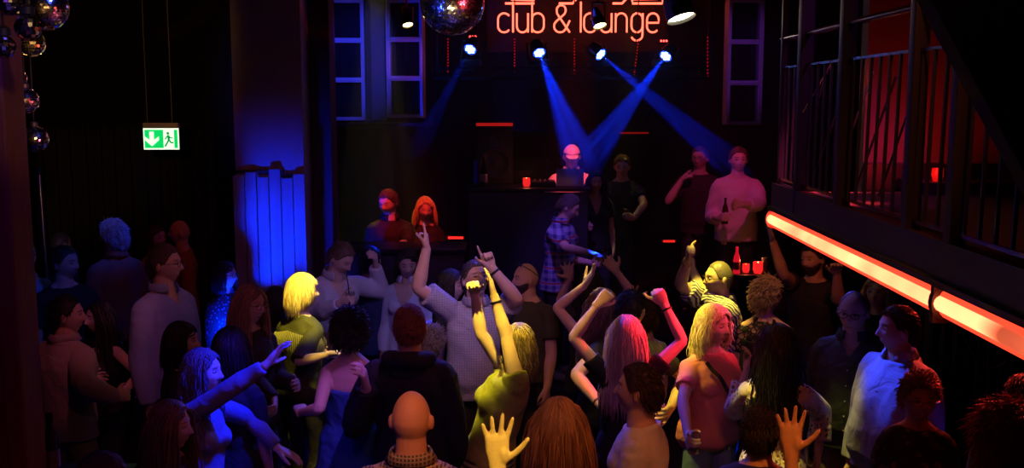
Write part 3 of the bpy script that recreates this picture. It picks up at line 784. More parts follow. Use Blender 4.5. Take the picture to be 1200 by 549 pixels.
# ------------------------------------------------------------------ truss with moving heads
tz = at(600, 92, 10.1)[2]-.14
tr = empty('lighting_truss', (.7, 10.1, tz), 'black horizontal truss carrying the blue moving head lamps', 'truss')
mb = MB()
for dy, dz in ((-.1, .0), (.1, .0), (0, .10)): mb.bar((-.75, 10.1+dy, tz+dz+.14), (1.95, 10.1+dy, tz+dz+.14), .022)
mb.build('chord', BLACKW, tr); mb = MB()
xs = np.arange(-.75, 1.96, .18)
for i, xx in enumerate(xs[:-1]):
    a = (xx, 10.0, tz+.14) if i % 2 else (xx, 10.1, tz+.24); b = (xs[i+1], 10.1, tz+.24) if i % 2 else (xs[i+1], 10.0, tz+.14); mb.bar(a, b, .009)
    a = (xx, 10.2, tz+.14) if i % 2 else (xx, 10.1, tz+.24); b = (xs[i+1], 10.1, tz+.24) if i % 2 else (xs[i+1], 10.2, tz+.14); mb.bar(a, b, .009)
for xx in (-.73, 1.93): mb.bar((xx, 10.1, tz+.2), (xx, 10.1, ZC), .02)
mb.build('lacing', BLACKW, tr)
LENS = emis('blue_white_lens', (.12, .30, 1.0), 26); LENSD = emis('blue_lens_ring', (.01, .03, 1.0), 5)
BEAMS = [(551, 58, (470, 210, 8.6)), (632, 62, (735, 330, 8.0)), (704, 64, (905, 235, 8.6)), (780, 66, (585, 330, 8.0))]
names = ['blue moving head lamp left of the neon sign beside the mirror ball', 'blue moving head lamp under the word club', 'blue moving head lamp under the middle of the word lounge', 'blue moving head lamp at the right end under the neon sign']
HEADS = []
for (hx, hy, (tx, ty, tY)), lb in zip(BEAMS, names):
    c = at(hx, hy, 9.85); t = at(tx, ty, tY); d = nrm(t-c); HEADS.append((c, d, t))
    h = empty('moving_head_light', c, lb, 'stage light', 'moving heads on the truss'); R = rotm(d)
    mb = MB(); mb.box((c[0], 10.02, tz+.285), (.20, .18, .06), bev=.015); mb.bar((c[0], 10.02, tz+.22), (c[0], 10.02, tz+.27), .05); mb.build('base', DARKM, h)
    mb = MB(); e = c-d*.10
    for sx in (-1, 1): mb.bar((e[0]+sx*.09, e[1], e[2]+.02), (c[0]+sx*.09, 10.02, tz+.29), .02, .04)
    mb.build('yoke', DARKM, h)
    mb = MB(); mb.lathe([(.03, -.15), (.060, -.13), (.070, -.07), (.066, -.02), (.070, .0), (.062, .004), (.058, -.010), (0, -.010)], c, 24, R); mb.build('lamp_head', DARKM, h)
    mb = MB(); mb.lathe([(0, -.004), (.058, -.004), (.058, -.008)], c, 24, R); ls = mb.build('lens_ring', LENSD, h)
    for k in range(7):
        a = k*PI/3; off = np.zeros(3) if k == 6 else R@np.array([math.cos(a)*.034, math.sin(a)*.034, 0])
        mb = MB(); mb.ell(c+off+d*.0, (.0165, .0165, .006), R, 12, 8); mb.build('lens', LENS, ls)
# hanging red LED strings below the truss
RED = emis('red_led', (1.0, .01, .01), .25)
for i, (sx, y0_, y1_) in enumerate([(603, 46, 84), (673, 46, 86), (748, 48, 88), (525, 46, 84), (829, 44, 90)]):
    a = at(sx, y0_, 11.2); b = at(sx-(5 if i == 2 else 0), y1_, 11.2); e = empty('led_string', a, ['string of small red lights under the word club', 'string of small red lights under the ampersand', 'string of small red lights under the letter n', 'string of small red lights below the mirror ball', 'string of small red lights right of the sign'][i], 'light string', 'red light strings')
    MB().bar(b, a+(0, 0, .5), .012, .006).build('cable', DARKM, e)
    lb = MB()
    for k in range(12): lb.ell(a+(b-a)*k/11-(0, .012, 0), .009, None, 6, 5)
    lb.build('diodes', RED, e, kind='stuff')
for i, (lx, ly, Yl, w_, lab) in enumerate([(527, 43, 9.9, .05, 'tiny red indicator lights above the left blue lamp'), (801-5, 49, 9.9, .05, 'tiny red indicator lights above the right blue lamp')]):
    pass
# red indicator rows
for (lx, ly, lab) in [(554, 43, 'row of red indicator lights above the left blue lamp'), (778, 48, 'row of red indicator lights above the right blue lamp')]:
    c = at(lx, ly, 10.0); e = empty('indicator_panel', c, lab, 'indicator'); MB().box(c+(0, .02, 0), (.11, .03, .04), bev=.004).build('housing', DARKM, e)
    for k in (-1, 0, 1): MB().ell(c+(k*.026, 0, 0), .010, None, 8, 6).build('diode', emis('bright_red_led', (1, .05, .04), 7), e)
# ------------------------------------------------------------------ yellow lamps
YEL = emis('warm_yellow_lens', (1.0, .72, .20), 14); YELW = emis('warm_white_lens', (1.0, .86, .55), 16)
PARS = []
for lx, ly, Yl, r, tgt, m, lab in [(798, 20, 6.6, .088, (830, 330, 7.2), YELW, 'large warm white par lamp hanging right of the neon sign'), (703, 30, 6.6, .040, (585, 420, 5.7), YEL, 'small yellow par lamp hanging in front of the word lounge'), (478, 29, 8.0, .038, (352, 330, 6.4), YEL, 'small yellow par lamp in front of the right white frame')]:
    c = at(lx, ly, Yl); t = at(*tgt); d = nrm(t-c); dv = d
    dv = nrm((.25, -.27, -.93) if r > .05 else (.22, -.42, -.88)); R = rotm(dv); k = r/.08
    e = empty('par_lamp', c, lab, 'stage light')
    MB().lathe([(.0, -.26*k), (.035*k, -.26*k), (.05*k, -.20*k), (.078*k, -.10*k), (.086*k, -.004), (.092*k, .012*k), (.084*k, .012*k), (.078*k, -.012*k), (0, -.02*k)], c, 28, R).build('can', DARKM, e)
    MB().lathe([(0, .004*k), (.05*k, .001*k), (.078*k, -.008*k)], c, 28, R).build('lens', m, e)
    mb = MB()
    for sx in (-1, 1): mb.bar(c+R@np.array([sx*.095*k, 0, -.08*k]), c+R@np.array([sx*.095*k, 0, -.10*k])+(0, 0, .2*k), .012, .022)
    q = c+R@np.array([0, 0, -.10*k])+(0, 0, .2*k); mb.bar(q+R@np.array([-.095*k, 0, 0]), q+R@np.array([.095*k, 0, 0]), .02, .012); mb.bar(q, (q[0], q[1], ZC), .016); mb.build('bracket', DARKM, e)
    PARS.append((c, d, t))
# ------------------------------------------------------------------ white frames with three dark panes each
FRB = mat('white_painted_wood', (.62, .60, .62), .5, noise=.1, nscale=20)
GLS = mat('dark_glass', (.012, .012, .015), .08)
def frame_unit(xl, xr, Y, ys, lab, rz=0, depth=.16):
    a = at(xl, ys[-1], Y); b = at(xr, ys[-1], Y); W = b[0]-a[0]; z0 = a[2]; step = (at(xl, ys[0], Y)[2]-z0)/(len(ys)-1); n = len(ys)+1
    e = empty('window_frame', ((a[0]+b[0])/2, Y, z0), lab, 'window frame'); cx = (a[0]+b[0])/2
    R = np.array([[math.cos(rz), -math.sin(rz), 0], [math.sin(rz), math.cos(rz), 0], [0, 0, 1]]); o = np.array([cx, Y, z0])
    P = lambda v: o+R@np.asarray(v, float)
    mb = MB(); H = step*n; t = .024
    for sx in (-1, 1): mb.box(P((sx*(W/2-t/2), depth/2, H/2)), (t, depth, H), R, .004)
    for i in range(n+1): mb.box(P((0, depth/2, i*step)), (W, depth, t), R, .004)
    mb.build('casing', FRB, e, True)
    for i in range(n):
        mb = MB(); iw, ih = W-2*t, step-t
        for sx in (-1, 1): mb.box(P((sx*(iw/2-.006), .035, (i+.5)*step)), (.012, .02, ih), R)
        for sz in (-1, 1): mb.box(P((0, .035, (i+.5)*step+sz*(ih/2-.006))), (iw, .02, .012), R)
        sa = mb.build('sash', FRB, e, False)
        MB().box(P((0, depth-.02, (i+.5)*step)), (iw, .006, ih), R).build('pane', GLS, sa, False)
    return e
frame_unit(383, 428, 10.4, (0, 47, 94, 140), 'blue-lit white frame with stacked dark panes left of the yellow haze', .10)
frame_unit(453, 496, 10.4, (0, 46, 92, 137), 'purple-lit white frame with stacked dark panes behind the small yellow lamp', -.12)
frame_unit(851, 893, 10.6, (0, 47, 96, 145), 'dim purple white frame of dark panes left of the balcony', .12)
mb = MB(); a = at(366, 141, 10.5); b = at(505, 141, 10.5)
mb.box(((a[0]+b[0])/2, 10.50+.22, a[2]+1.0), (b[0]-a[0], .04, 2.1)); mb.box(((a[0]+b[0])/2, 10.5, a[2]-.04), (b[0]-a[0], .45, .03)); cgm = at(440, 60, 10.4)
cg = empty('equipment_cage', ((a[0]+b[0])/2, 10.5, a[2]), 'dark wire cage panel hanging behind the two left white frames', 'cage')
mb.build('back_panel', mat('dark_blue_board', (.02, .02, .03), .6), cg, False); mb = MB()
for i in range(9): xx = a[0]+(b[0]-a[0])*i/8; mb.bar((xx, 10.64, a[2]), (xx, 10.64, a[2]+2.1), .006)
for i in range(10): zz = a[2]+.2*i+.02; mb.bar((a[0], 10.64, zz), (b[0], 10.64, zz), .006)
mb.build('wire_mesh', BLACKW, cg)
MB().box((cgm[0], 10.60, a[2]+1.0), (.14, .03, 2.0)).build('corner_board', mat('painted_blue_grey_board', (.09, .09, .12), .6), cg, False)
# ------------------------------------------------------------------ DJ booth, speakers
dl, dr_ = at(549, 221, 9.62), at(690, 221, 9.62); zd = dl[2]
bo = empty('dj_booth', ((dl[0]+dr_[0])/2, 9.9, .6), 'black high dj booth with plain front below the man in the white cap', 'dj booth')
cxm = (dl[0]+dr_[0])/2; wd = dr_[0]-dl[0]
MB().box((cxm, 9.645, (.6+zd)/2-.02), (wd-.02, .04, zd-.6-.04)).build('front_panel', mat('black_laminate', (.025, .025, .035), .35), bo, False)
MB().box((cxm, 9.92, zd-.015), (wd+.04, .62, .03), bev=.006).build('top', DARKM, bo)
for sx in (-1, 1): MB().box((cxm+sx*(wd/2-.02), 9.93, (.6+zd)/2-.02), (.04, .54, zd-.6-.04)).build('side_panel', DARKM, bo, False)
def on(px, py, Y, z): p = at(px, py, Y); return np.array([p[0], Y, z])
# laptop facing the dj
lp = on(667, 215, 9.85, zd); e = empty('laptop', lp, 'open laptop on the dj booth in front of the dj', 'laptop')
MB().box(lp+(0, .0, .010), (.26, .19, .018), bev=.004).build('keyboard_base', mat('grey_aluminium', (.3, .3, .32), .35, .8), e); MB().box(lp+(0, -.13, .095), (.26, .008, .17), [[1, 0, 0], [0, math.cos(.25), math.sin(.25)], [0, -math.sin(.25), math.cos(.25)]], .003).build('lid', MATS['grey_aluminium'], e)
mx_ = on(636, 219, 9.9, zd); e = empty('mixer', mx_, 'low dj mixer on the booth left of the laptop', 'dj mixer'); MB().box(mx_+(0, 0, .025), (.24, .28, .05), bev=.006).build('case', DARKM, e)
for i in range(4): MB().lathe([(.010, 0), (.009, .018), (0, .018)], mx_+(-.075+.05*i, -.02, .05), 10).build('knob', MATS['steel'], e)
SPK = mat('speaker_black', (.022, .02, .02), .6, bump=.3, bscale=120); CONE = mat('speaker_cone', (.035, .03, .03), .45)
sp0, sp1 = at(559, 217, 10.2), at(601, 147, 10.2)
e = empty('loudspeaker', ((sp0[0]+sp1[0])/2, 10.2, zd), 'tall black loudspeaker at the left end of the dj booth', 'loudspeaker'); cxs = (sp0[0]+sp1[0])/2; wS = sp1[0]-sp0[0]; hS = sp1[2]-.6
MB().box((cxs, 10.42, .6+hS/2), (wS, .36, hS), bev=.015).build('cabinet', SPK, e)
for dz, r in ((-.38, .14), (-.16, .055)):
    R = rotm((0, -1, 0)); c = np.array([cxs, 10.235, sp1[2]+dz]); MB().lathe([(r+.012, -.004), (r+.012, .008), (r, .010), (r*.9, .002), (r*.35, -.012), (r*.3, .004), (0, .010)], c, 28, R).build('driver', CONE, e)
def light_bar(xa, xb, py, Y, lab, es=3.0, h=.022, col=(1, .02, .015)):
    a, b = at(xa, py, Y), at(xb, py, Y); e = empty('light_bar', (a+b)/2, lab, 'light bar', None)
    MB().box((a+b)/2+(0, .03, 0), (b[0]-a[0]+.03, .05, h+.02), bev=.006).build('housing', DARKM, e)
    MB().box((a+b)/2+(0, -.0, 0), (b[0]-a[0], .014, h), bev=.005).build('tube', emis('red_tube_%d' % int(es*10), col, es), e)
light_bar(558, 601, 146, 10.18, 'dim red light bar on top of the tall loudspeaker', .30, .03)
light_bar(727, 760, 156, 11.3, 'dim red light bar above the man in black', .14, .02)
light_bar(525, 543, 279, 9.3, 'red light bar on the bar behind the blonde woman with folded arms', 1.6)
light_bar(777, 791, 283, 9.9, 'short red light bar on the stage behind the raised fist', .9)
# candle glass on booth
def candle(px, py, Y, z, lab, col=(1, .10, .03), es=5, k=1.0):
    p = on(px, py, Y, z); e = empty('candle_glass', p, lab, 'candle', None)
    MB().lathe([(0, .004*k), (.026*k, .002*k), (.036*k, .03*k), (.034*k, .085*k), (.031*k, .085*k), (.032*k, .03*k), (.022*k, .010*k), (0, .010*k)], p, 20).build('glass', mat('red_glass', (.6, .02, .02), .1, em=(1, .02, .02), es=.9), e)
    MB().lathe([(.021*k, .012*k), (.021*k, .05*k), (0, .052*k)], p, 14).build('wax', mat('red_wax', (.8, .1, .08), .5, em=(1, .05, .03), es=1.0), e)
    MB().lathe([(0, .052*k), (.006*k, .062*k), (.004*k, .075*k), (0, .09*k)], p, 10).build('flame', emis('flame_%d' % int(es), (1, .55, .15), es*3), e)
    l = bpy.data.lights.new('candle_light', 'POINT'); l.energy = .6; l.color = (1, .25, .08); l.shadow_soft_size = .01; lo = bpy.data.objects.new('candle_light', l); C.objects.link(lo); lo.parent = e; lo.location = (0, 0, .12*k)
candle(617, 212, 9.8, zd, 'small glass with a lit orange candle on the dj booth')
BOT = mat('dark_bottle_glass', (.02, .012, .008), .08)
def bottle(p, lab, group=None, m=None, k=1.0, tilt=None, cat='bottle', label_m=None):
    R = rotm(tilt) if tilt is not None else np.eye(3)
    e = empty('bottle', p, lab, cat, group)
    MB().lathe([(0, 0), (.030*k, 0), (.032*k, .01*k), (.032*k, .13*k), (.026*k, .165*k), (.0135*k, .20*k), (.0125*k, .245*k), (.0145*k, .248*k), (.0145*k, .256*k), (0, .256*k)], p, 20, R).build('glass', m or BOT, e)
    MB().lathe([(.0325*k, .04*k), (.0328*k, .042*k), (.0328*k, .11*k), (.0325*k, .112*k)], p, 20, R).build('paper_label', label_m or mat('paper_label', (.35, .28, .2), .7), e)
    return e
bottle(on(567, 212, 9.8, zd), 'slim dark bottle standing on the left end of the dj booth', k=1.1)
# back line behind the dj: amplifier rack
e = empty('amplifier_rack', on(640, 200, 12.0, .6), 'dark amplifier rack behind the dj', 'amplifier')
rk = on(600, 200, 12.2, .6); MB().box(rk+(0, 0, .75), (.9, .5, 1.5), bev=.01).build('cabinet', SPK, e)
for i in range(5): MB().box(rk+(0, -.26, .2+.27*i), (.8, .03, .2), bev=.006).build('unit', DARKM, e)
# bar counter at left of the stage with persons behind it
zb = at(450, 292, 8.55)[2]; bl, br_ = at(405, 300, 8.5)[0], at(547, 300, 8.5)[0]
e = empty('bar_counter', ((bl+br_)/2, 8.5, 0), 'dark bar counter left of the dj booth with two red-lit people behind', 'bar counter')
MB().box(((bl+br_)/2, 8.52, zb/2), (br_-bl-.06, .34, zb), bev=.01).build('body', STW, e); MB().box(((bl+br_)/2, 8.5, zb+.02), (br_-bl, .46, .04), bev=.01).build('top', DARKM, e)
# table with bottles and candles below the man in the pink shirt
zt2 = at(875, 322, 8.75)[2]
tl, trr = at(846, 322, 8.75)[0], at(912, 322, 8.75)[0]
e = empty('bar_table', ((tl+trr)/2, 8.9, .3), 'dark high table with red glowing glasses below the man in pink', 'table')
MB().box(((tl+trr)/2, 8.95, zt2-.02), (trr-tl, .46, .04), bev=.008).build('tabletop', DARKM, e)
for sx in (-1, 1):
    for sy in (-1, 1): MB().box(((tl+trr)/2+sx*((trr-tl)/2-.04), 8.95+sy*.19, (.3+zt2-.04)/2), (.04, .04, zt2-.34)).build('leg', DARKM, e, False)
RB = mat('painted_red_glow_glass', (.55, .02, .03), .12, em=(1, .01, .03), es=.55)  # red light falling on the bottle is put into its glass as glow
bottle(on(863, 318, 8.8, zt2), 'bottle with painted-in red glow at the left of the high table', m=RB, k=.92, label_m=mat('red_paper', (.6, .05, .06), .6))
candle(888, 318, 8.8, zt2, 'red candle glass with bright flame on the high table', es=6, k=1.2)
candle(874, 318, 8.85, zt2, 'dim red candle glass between the bottle and the bright candle', es=1, k=.9)
e_ = on(896, 318, 8.82, zt2); e = empty('drinking_glass', e_, 'slim glass with warm glint at the right of the high table', 'glass')
CLR = mat('clear_glass', (.85, .85, .85), .05); CLR.node_tree.nodes['Principled BSDF'].inputs['Transmission Weight'].default_value = .95
MB().lathe([(0, 0), (.024, 0), (.030, .14), (.028, .14), (.022, .008), (0, .008)], e_, 20).build('tumbler', CLR, e)
# ------------------------------------------------------------------ exit sign
ex = at(188.5, 163, 8.2); exw = at(209, 163, 8.2)[0]-at(168, 163, 8.2)[0]; exh = at(188, 152, 8.2)[2]-at(188, 177, 8.2)[2]
e = empty('exit_sign', ex, 'green and white emergency exit sign hanging on two thin cables', 'exit sign')
R = np.array([[math.cos(.04), -math.sin(.04), 0], [math.sin(.04), math.cos(.04), 0], [0, 0, 1]]); EP = lambda u_, v_, d_=0: ex+R@np.array([u_*exw/2, d_, v_*exh/2])
MB().box(ex+(0, .025, exh/2+.022), (exw*.98, .07, .044), R, .006).box(ex+(0, .03, 0), (exw, .03, exh), R, .003).build('housing', mat('exit_housing', (.35, .3, .4), .5), e)
GRN = emis('green_sign_face', (.0, .60, .12), 1.1); WHT = emis('white_sign_face', (.78, 1.0, .70), 1.25)
def panel(name, pts, m, d): return MB().prism([(p[0]*exw/2, p[1]*exh/2) for p in pts], d-.003, d, (R, ex)).build(name, m, e, False)
panel('white_face', [(-1, -1), (1, -1), (1, 1), (-1, 1)], WHT, .012)
panel('green_panel', [(-.93, -.86), (.13, -.86), (.13, .86), (-.93, .86)], GRN, .008)
panel('arrow', [(-.52, -.68), (-.12, -.10), (-.12, .22), (-.40, -.12), (-.40, .68), (-.64, .68), (-.64, -.12), (-.90, .22), (-.90, -.10)], WHT, .004)
panel('door_symbol', [(.74, -.86), (.93, -.86), (.93, .86), (.74, .86)], GRN, .008)
run = MB(); q = lambda a, b: EP(a, b, .004)
run.ell(q(.40, .52), (.012, .003, .012), None, 10, 6)
for P_, r in (([(.41, .36), (.44, -.05)], .010), ([(.44, -.05), (.34, -.38), (.22, -.70)], .007), ([(.44, -.05), (.55, -.34), (.70, -.36)], .007), ([(.42, .32), (.28, .12), (.24, -.06)], .005), ([(.42, .32), (.54, .10), (.66, .10)], .005)):
    run.tube([q(*p) for p in P_], r, 6, up=(0, 1, 0))
run.build('running_figure', emis('dark_green_figure', (.0, .35, .08), .8), e)
mb = MB()
for u_ in (-.78, .62): a = EP(u_, 1.3, .03); mb.bar(a, (a[0], a[1], ZC), .006)
mb.build('cables', mat('cable_grey', (.12, .11, .14), .5), e).name = 'cable'
# ------------------------------------------------------------------ mirror balls
TILE = mat('mirror_tile', (.85, .85, .88), .13, 1.0); GROUT = mat('ball_core', (.02, .02, .02), .6)
def mirror_ball(px, py, Y, rpx, lab, tile=.016):
    c = at(px, py, Y); r = rpx/FPX*Y; e = empty('mirror_ball', c, lab, 'mirror ball', None)
    MB().ell(c, r*.985, None, 32, 20).build('core', GROUT, e)
    mb = MB(); nr_ = max(10, int(PI*r/tile)); tile_ = PI*r/nr_
    for i in range(nr_):
        th = PI*(i+.5)/nr_; m_ = max(4, int(2*PI*r*math.sin(th)/tile_))
        for j in range(m_):
            ph = 2*PI*(j+.5*(i % 2))/m_; n_ = np.array([math.sin(th)*math.cos(ph), math.sin(th)*math.sin(ph), math.cos(th)])
            e1 = nrm(np.array([math.cos(th)*math.cos(ph), math.cos(th)*math.sin(ph), -math.sin(th)])); e2 = np.cross(n_, e1)
            n2 = nrm(n_+rng.normal(0, .06, 3)); a1 = nrm(e1-(e1@n2)*n2); a2 = np.cross(n2, a1); h = tile_*.46; cc = c+n_*r
            V = [cc+a1*h*s1+a2*h*s2 for s1, s2 in ((-1, -1), (1, -1), (1, 1), (-1, 1))]
            V += [v-n_*.003 for v in V]
            mb.add(V, [(0, 1, 2, 3), (4, 7, 6, 5), (0, 4, 5, 1), (1, 5, 6, 2), (2, 6, 7, 3), (3, 7, 4, 0)])
    mb.build('mirror_tiles', TILE, e, False)
    mb = MB(); mb.lathe([(.022, r*.98), (.022, r+.02), (.006, r+.03), (0, r+.03)], c, 14); mb.bar(c+(0, 0, r+.02), (c[0], c[1], ZC), .005); mb.build('hanger', DARKM, e)
mirror_ball(530, 3, 7.6, 37, 'large mirror ball hanging left of the neon sign', .013)
for q_ in [(52, 8, 5.4, 27, 'largest mirror ball at the top of the left cluster'), (33, 32, 3.15, 15, 'mirror ball low in front of the largest one at top left'), (37, 51, 4.6, 15, 'mirror ball hanging just below the left cluster'), (5, 55, 3.15, 13, 'mirror ball cut by the left edge of the picture'), (24, 92, 6.4, 8, 'smallest mirror ball, half hidden beside the dark red pillar'), (30, 118, 5.8, 15, 'upper of the two low mirror balls beside the dark red pillar'), (41, 163, 5.8, 15, 'lowest mirror ball beside the dark red pillar'), (10, 4, 3.15, 14, 'mirror ball at the extreme top left corner')]:
    mirror_ball(*q_, tile=.012)
# ------------------------------------------------------------------ balcony
A = atz(903, 257, 2.2); B = atz(1200, 405, 2.2); dB = nrm(B-A); Bx = A+dB*((A[1]+.6)/-dB[1]*1.0)
Bx = A+dB*((A[1]-.3)/abs(dB[1]))
perp = np.array([-dB[1], dB[0], 0]); perp = perp if perp[0] > 0 else -perp       # points to the right, under the balcony
Llen = np.linalg.norm(Bx-A)
BM = mat('balcony_black_steel', (.03, .025, .028), .45, .2); SLAB = mat('balcony_slab', (.05, .03, .03), .7, noise=.3)
mb = MB(); c = (A+Bx)/2
Rb = np.stack([dB, perp, [0, 0, 1]], 1)
def bbox(mb, s0, s1, o0, o1, z0, z1, bev=0): return mb.box(A+dB*(s0+s1)/2+perp*(o0+o1)/2+np.array([0, 0, (z0+z1)/2-2.2]), (s1-s0, o1-o0, z1-z0), Rb, bev)
struct('floor_balcony', bbox(MB(), 0, Llen, .03, 3.6, 2.16, 2.34), SLAB)
struct('trim_3', bbox(bbox(MB(), 0, Llen, .0, .05, 2.245, 2.385), 0, Llen, -.02, .05, 2.25, 2.27), BM)
e = empty('led_strip', A, 'long glowing orange red light strip along the balcony edge', 'light strip')
mb = MB(); R_ = []
STR = emis('glowing_strip', (1.0, .15, .06), 1.0); CHN = emis('red_glowing_channel', (1.0, .05, .02), 2.0)
m = STR; nt = m.node_tree; b = nt.nodes['Principled BSDF']; tc = nt.nodes.new('ShaderNodeTexCoord'); sx_ = nt.nodes.new('ShaderNodeSeparateXYZ'); nt.links.new(tc.outputs['Object'], sx_.inputs[0])
nz_ = nt.nodes.new('ShaderNodeTexNoise'); nz_.inputs['Scale'].default_value = 2.4; nt.links.new(tc.outputs['Object'], nz_.inputs[0])
mr = nt.nodes.new('ShaderNodeMapRange'); nt.links.new(nz_.outputs[0], mr.inputs[0]); mr.inputs[1].default_value = .3; mr.inputs[2].default_value = .7; mr.inputs[3].default_value = 2.6; mr.inputs[4].default_value = 8.0
m2 = nt.nodes.new('ShaderNodeMapRange'); yf = atz(1150, 381, 2.2)[1]-A[1]; ye = atz(1178, 394, 2.2)[1]-A[1]; nt.links.new(sx_.outputs[1], m2.inputs[0]); m2.inputs[1].default_value = ye; m2.inputs[2].default_value = yf; m2.inputs[3].default_value = .12; m2.inputs[4].default_value = 1
mm = nt.nodes.new('ShaderNodeMath'); mm.operation = 'MULTIPLY'; nt.links.new(mr.outputs[0], mm.inputs[0]); nt.links.new(m2.outputs[0], mm.inputs[1]); nt.links.new(mm.outputs[0], b.inputs['Emission Strength'])
nseg = 2; brk = np.linalg.norm(atz(1098, 355, 2.2)-A)
for s0, s1 in ((0, brk-.012), (brk+.012, brk+1.3)):
    mb = MB(); mb.tube([A+dB*s0+perp*.01, A+dB*s1+perp*.01], [(.030, .026)]*2, 16, up=(0, 0, 1)); mb.build('diffuser', STR, e); MB().tube([A+dB*s0+perp*.022, A+dB*s1+perp*.022], [(.029, .045)]*2, 16, up=(0, 0, 1)).build('channel', CHN, e)
mb = MB(); mb.tube([A+dB*s+perp*.01 for s in (brk-.014, brk+.014)], [(.036, .052)]*2, 16, up=(0, 0, 1)); bbox(mb, brk-.012, brk+.012, -.02, .06, 2.14, 2.27); mb.build('bracket', BM, e)
mb = MB(); mb.tube([A-dB*.012+perp*.01, A+perp*.01], [(.034, .048)]*2, 16, up=(0, 0, 1)); mb.build('end_cap', mat('clear_pink_cap', (.8, .3, .3), .3), e)
# railing
def spx(px, z):                       # distance along the edge where the railing line shows at this column
    lo_, hi_ = 0, Llen
    for _ in range(40):
        mid = (lo_+hi_)/2; q = A+dB*mid+perp*.03; q = np.array([q[0], q[1], z])-CAM
        dep = q[1]*math.cos(PITCH)-q[2]*math.sin(PITCH); x_ = 600+FPX*q[0]/dep
        if x_ < px: lo_ = mid
        else: hi_ = mid
    return lo_
e = empty('balcony_railing', A+perp*.03, 'black steel railing of the balcony with thin upright bars', 'railing')
RP = lambda s, z, o=.03: A+dB*s+perp*o+np.array([0, 0, z-2.2])
RAILM = mat('handrail_steel', (.16, .14, .15), .25, .9)
MB().tube([RP(0, 3.10), RP(Llen, 3.10)], .013, 10).build('handrail', RAILM, e); 
MB().bar(RP(0, 2.96), RP(Llen, 2.96), .010, .010).build('upper_rail', RAILM, e); MB().bar(RP(0, 2.41), RP(Llen, 2.41), .012, .012).build('lower_rail', RAILM, e)
nb_ = int(3.6/.10)
for i in range(nb_):
    s = .05+i*.10
    MB().bar(RP(s, 2.41), RP(s+.02, 2.96), .010).build('baluster', BM, e)
for px_, w_, z1_ in ((918, .03, 4.85), (943, .06, 4.85), (992, .055, 4.85), (1076, .05, 4.85), (1130, .05, 4.85)):
    s = spx(px_, 2.9); MB().box(RP(s, (2.27+z1_)/2), (w_, w_, z1_-2.27), Rb, .004).build('post', BM, e)
# diagonal steel tie rods behind the balusters
e = empty('tie_rod_screen', A+perp*.45, 'slanting thin steel rods behind the balcony railing', 'screen')
for i, (a_, b_) in enumerate([((967, 85), (941, 190)), ((1000, 78), (952, 210)), ((1024, 84), (976, 212)), ((1050, 90), (1003, 222)), ((1076, 98), (1030, 230)), ((976, 72), (941, 132))]):
    pa, pb = at(*a_, 4.7), at(*b_, 4.7); MB().tube([pa, pb], .006, 8).build('rod', RAILM, e)
# balcony end wall, lit red
wl = atz(996, 200, 2.5); 
REDW = mat('balcony_room_wall', (.30, .16, .15), .8, noise=.15)
struct('wall_balcony_end', MB().box((3.75, A[1]+.28, 3.55), (3.8, .10, 2.5)), REDW)
struct('baseboard_balcony', MB().box((3.75, A[1]+.20, 2.40), (3.8, .05, .14)), BM)
# bottles / lamp on the balcony
p = at(1098, 218, 5.1); e = empty('candle_glass', (p[0], 5.1, 2.40), 'dim red candle glass standing on the balcony ledge', 'candle')
struct('trim_4', MB().box((3.5, 5.14, 2.37), (3.0, .3, .06)), BM)
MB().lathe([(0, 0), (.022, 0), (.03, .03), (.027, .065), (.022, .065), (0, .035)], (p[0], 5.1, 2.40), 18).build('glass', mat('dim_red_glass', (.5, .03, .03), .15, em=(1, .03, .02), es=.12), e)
# slanted stair stringer near the camera at upper right
P1, P2 = at(1066, -30, 1.9), at(1215, 245, 1.9); dd = nrm(P2-P1); mb = MB(); n_ = np.array([dd[2], 0, -dd[0]]); n_ = n_ if n_[0] > 0 else -n_
w2 = .42; o = [P1-dd*.5, P2+dd*.35]; mb.bar((o[0]+o[1])/2+n_*w2/2-dd*np.linalg.norm(o[1]-o[0])/2, (o[0]+o[1])/2+n_*w2/2+dd*np.linalg.norm(o[1]-o[0])/2, .06, w2, up=n_)
struct('wall_stair_stringer', mb, mat('stringer_paint', (.03, .026, .028), .7))
# curtain and wall below the balcony
CUR = cloth('dark_brown_velvet', (.10, .05, .04), rough=.8, sheen=.3)
ca, cb = at(1078, 450, 6.9), at(1290, 450, 6.9); mb = MB(); n_ = 160; V = []; F = []
for j in range(16):
    z = 2.14-j*(2.10/15)
    for i in range(n_):
        t_ = i/(n_-1); V.append((ca[0]+(cb[0]-ca[0])*t_+.008*math.sin(j*.9+i*.2), 6.9+.045*math.sin(i*.62+.5*math.sin(i*.13)+.1*j)+.02*math.sin(i*.21), z))
for j in range(15):
    for i in range(n_-1): a_ = j*n_+i; F.append((a_, a_+1, a_+n_+1, a_+n_))
mb.add(V, F); o = mb.build('curtain', CUR, None, True, (ca[0], 6.9, 0)); tag(o, 'dark brown draped curtain below the balcony at the right', 'curtain'); sm = o.modifiers.new('t', 'SOLIDIFY'); sm.thickness = .006
CC = [on(1092, 400, 6.75, 0)[0], 6.72]
e = empty('curtain_tieback', (CC[0]+.25, 6.8, 1.5), 'thin rope hanging in a loop on the dark curtain', 'rope')
MB().tube([(CC[0]+.02+.5*t_, 6.76, 2.1-1.15*math.sin(PI*(.1+.5*t_))+.05) for t_ in np.linspace(0, 1, 16)], .006, 8).build('rope', mat('rope', (.3, .15, .1), .7), e)
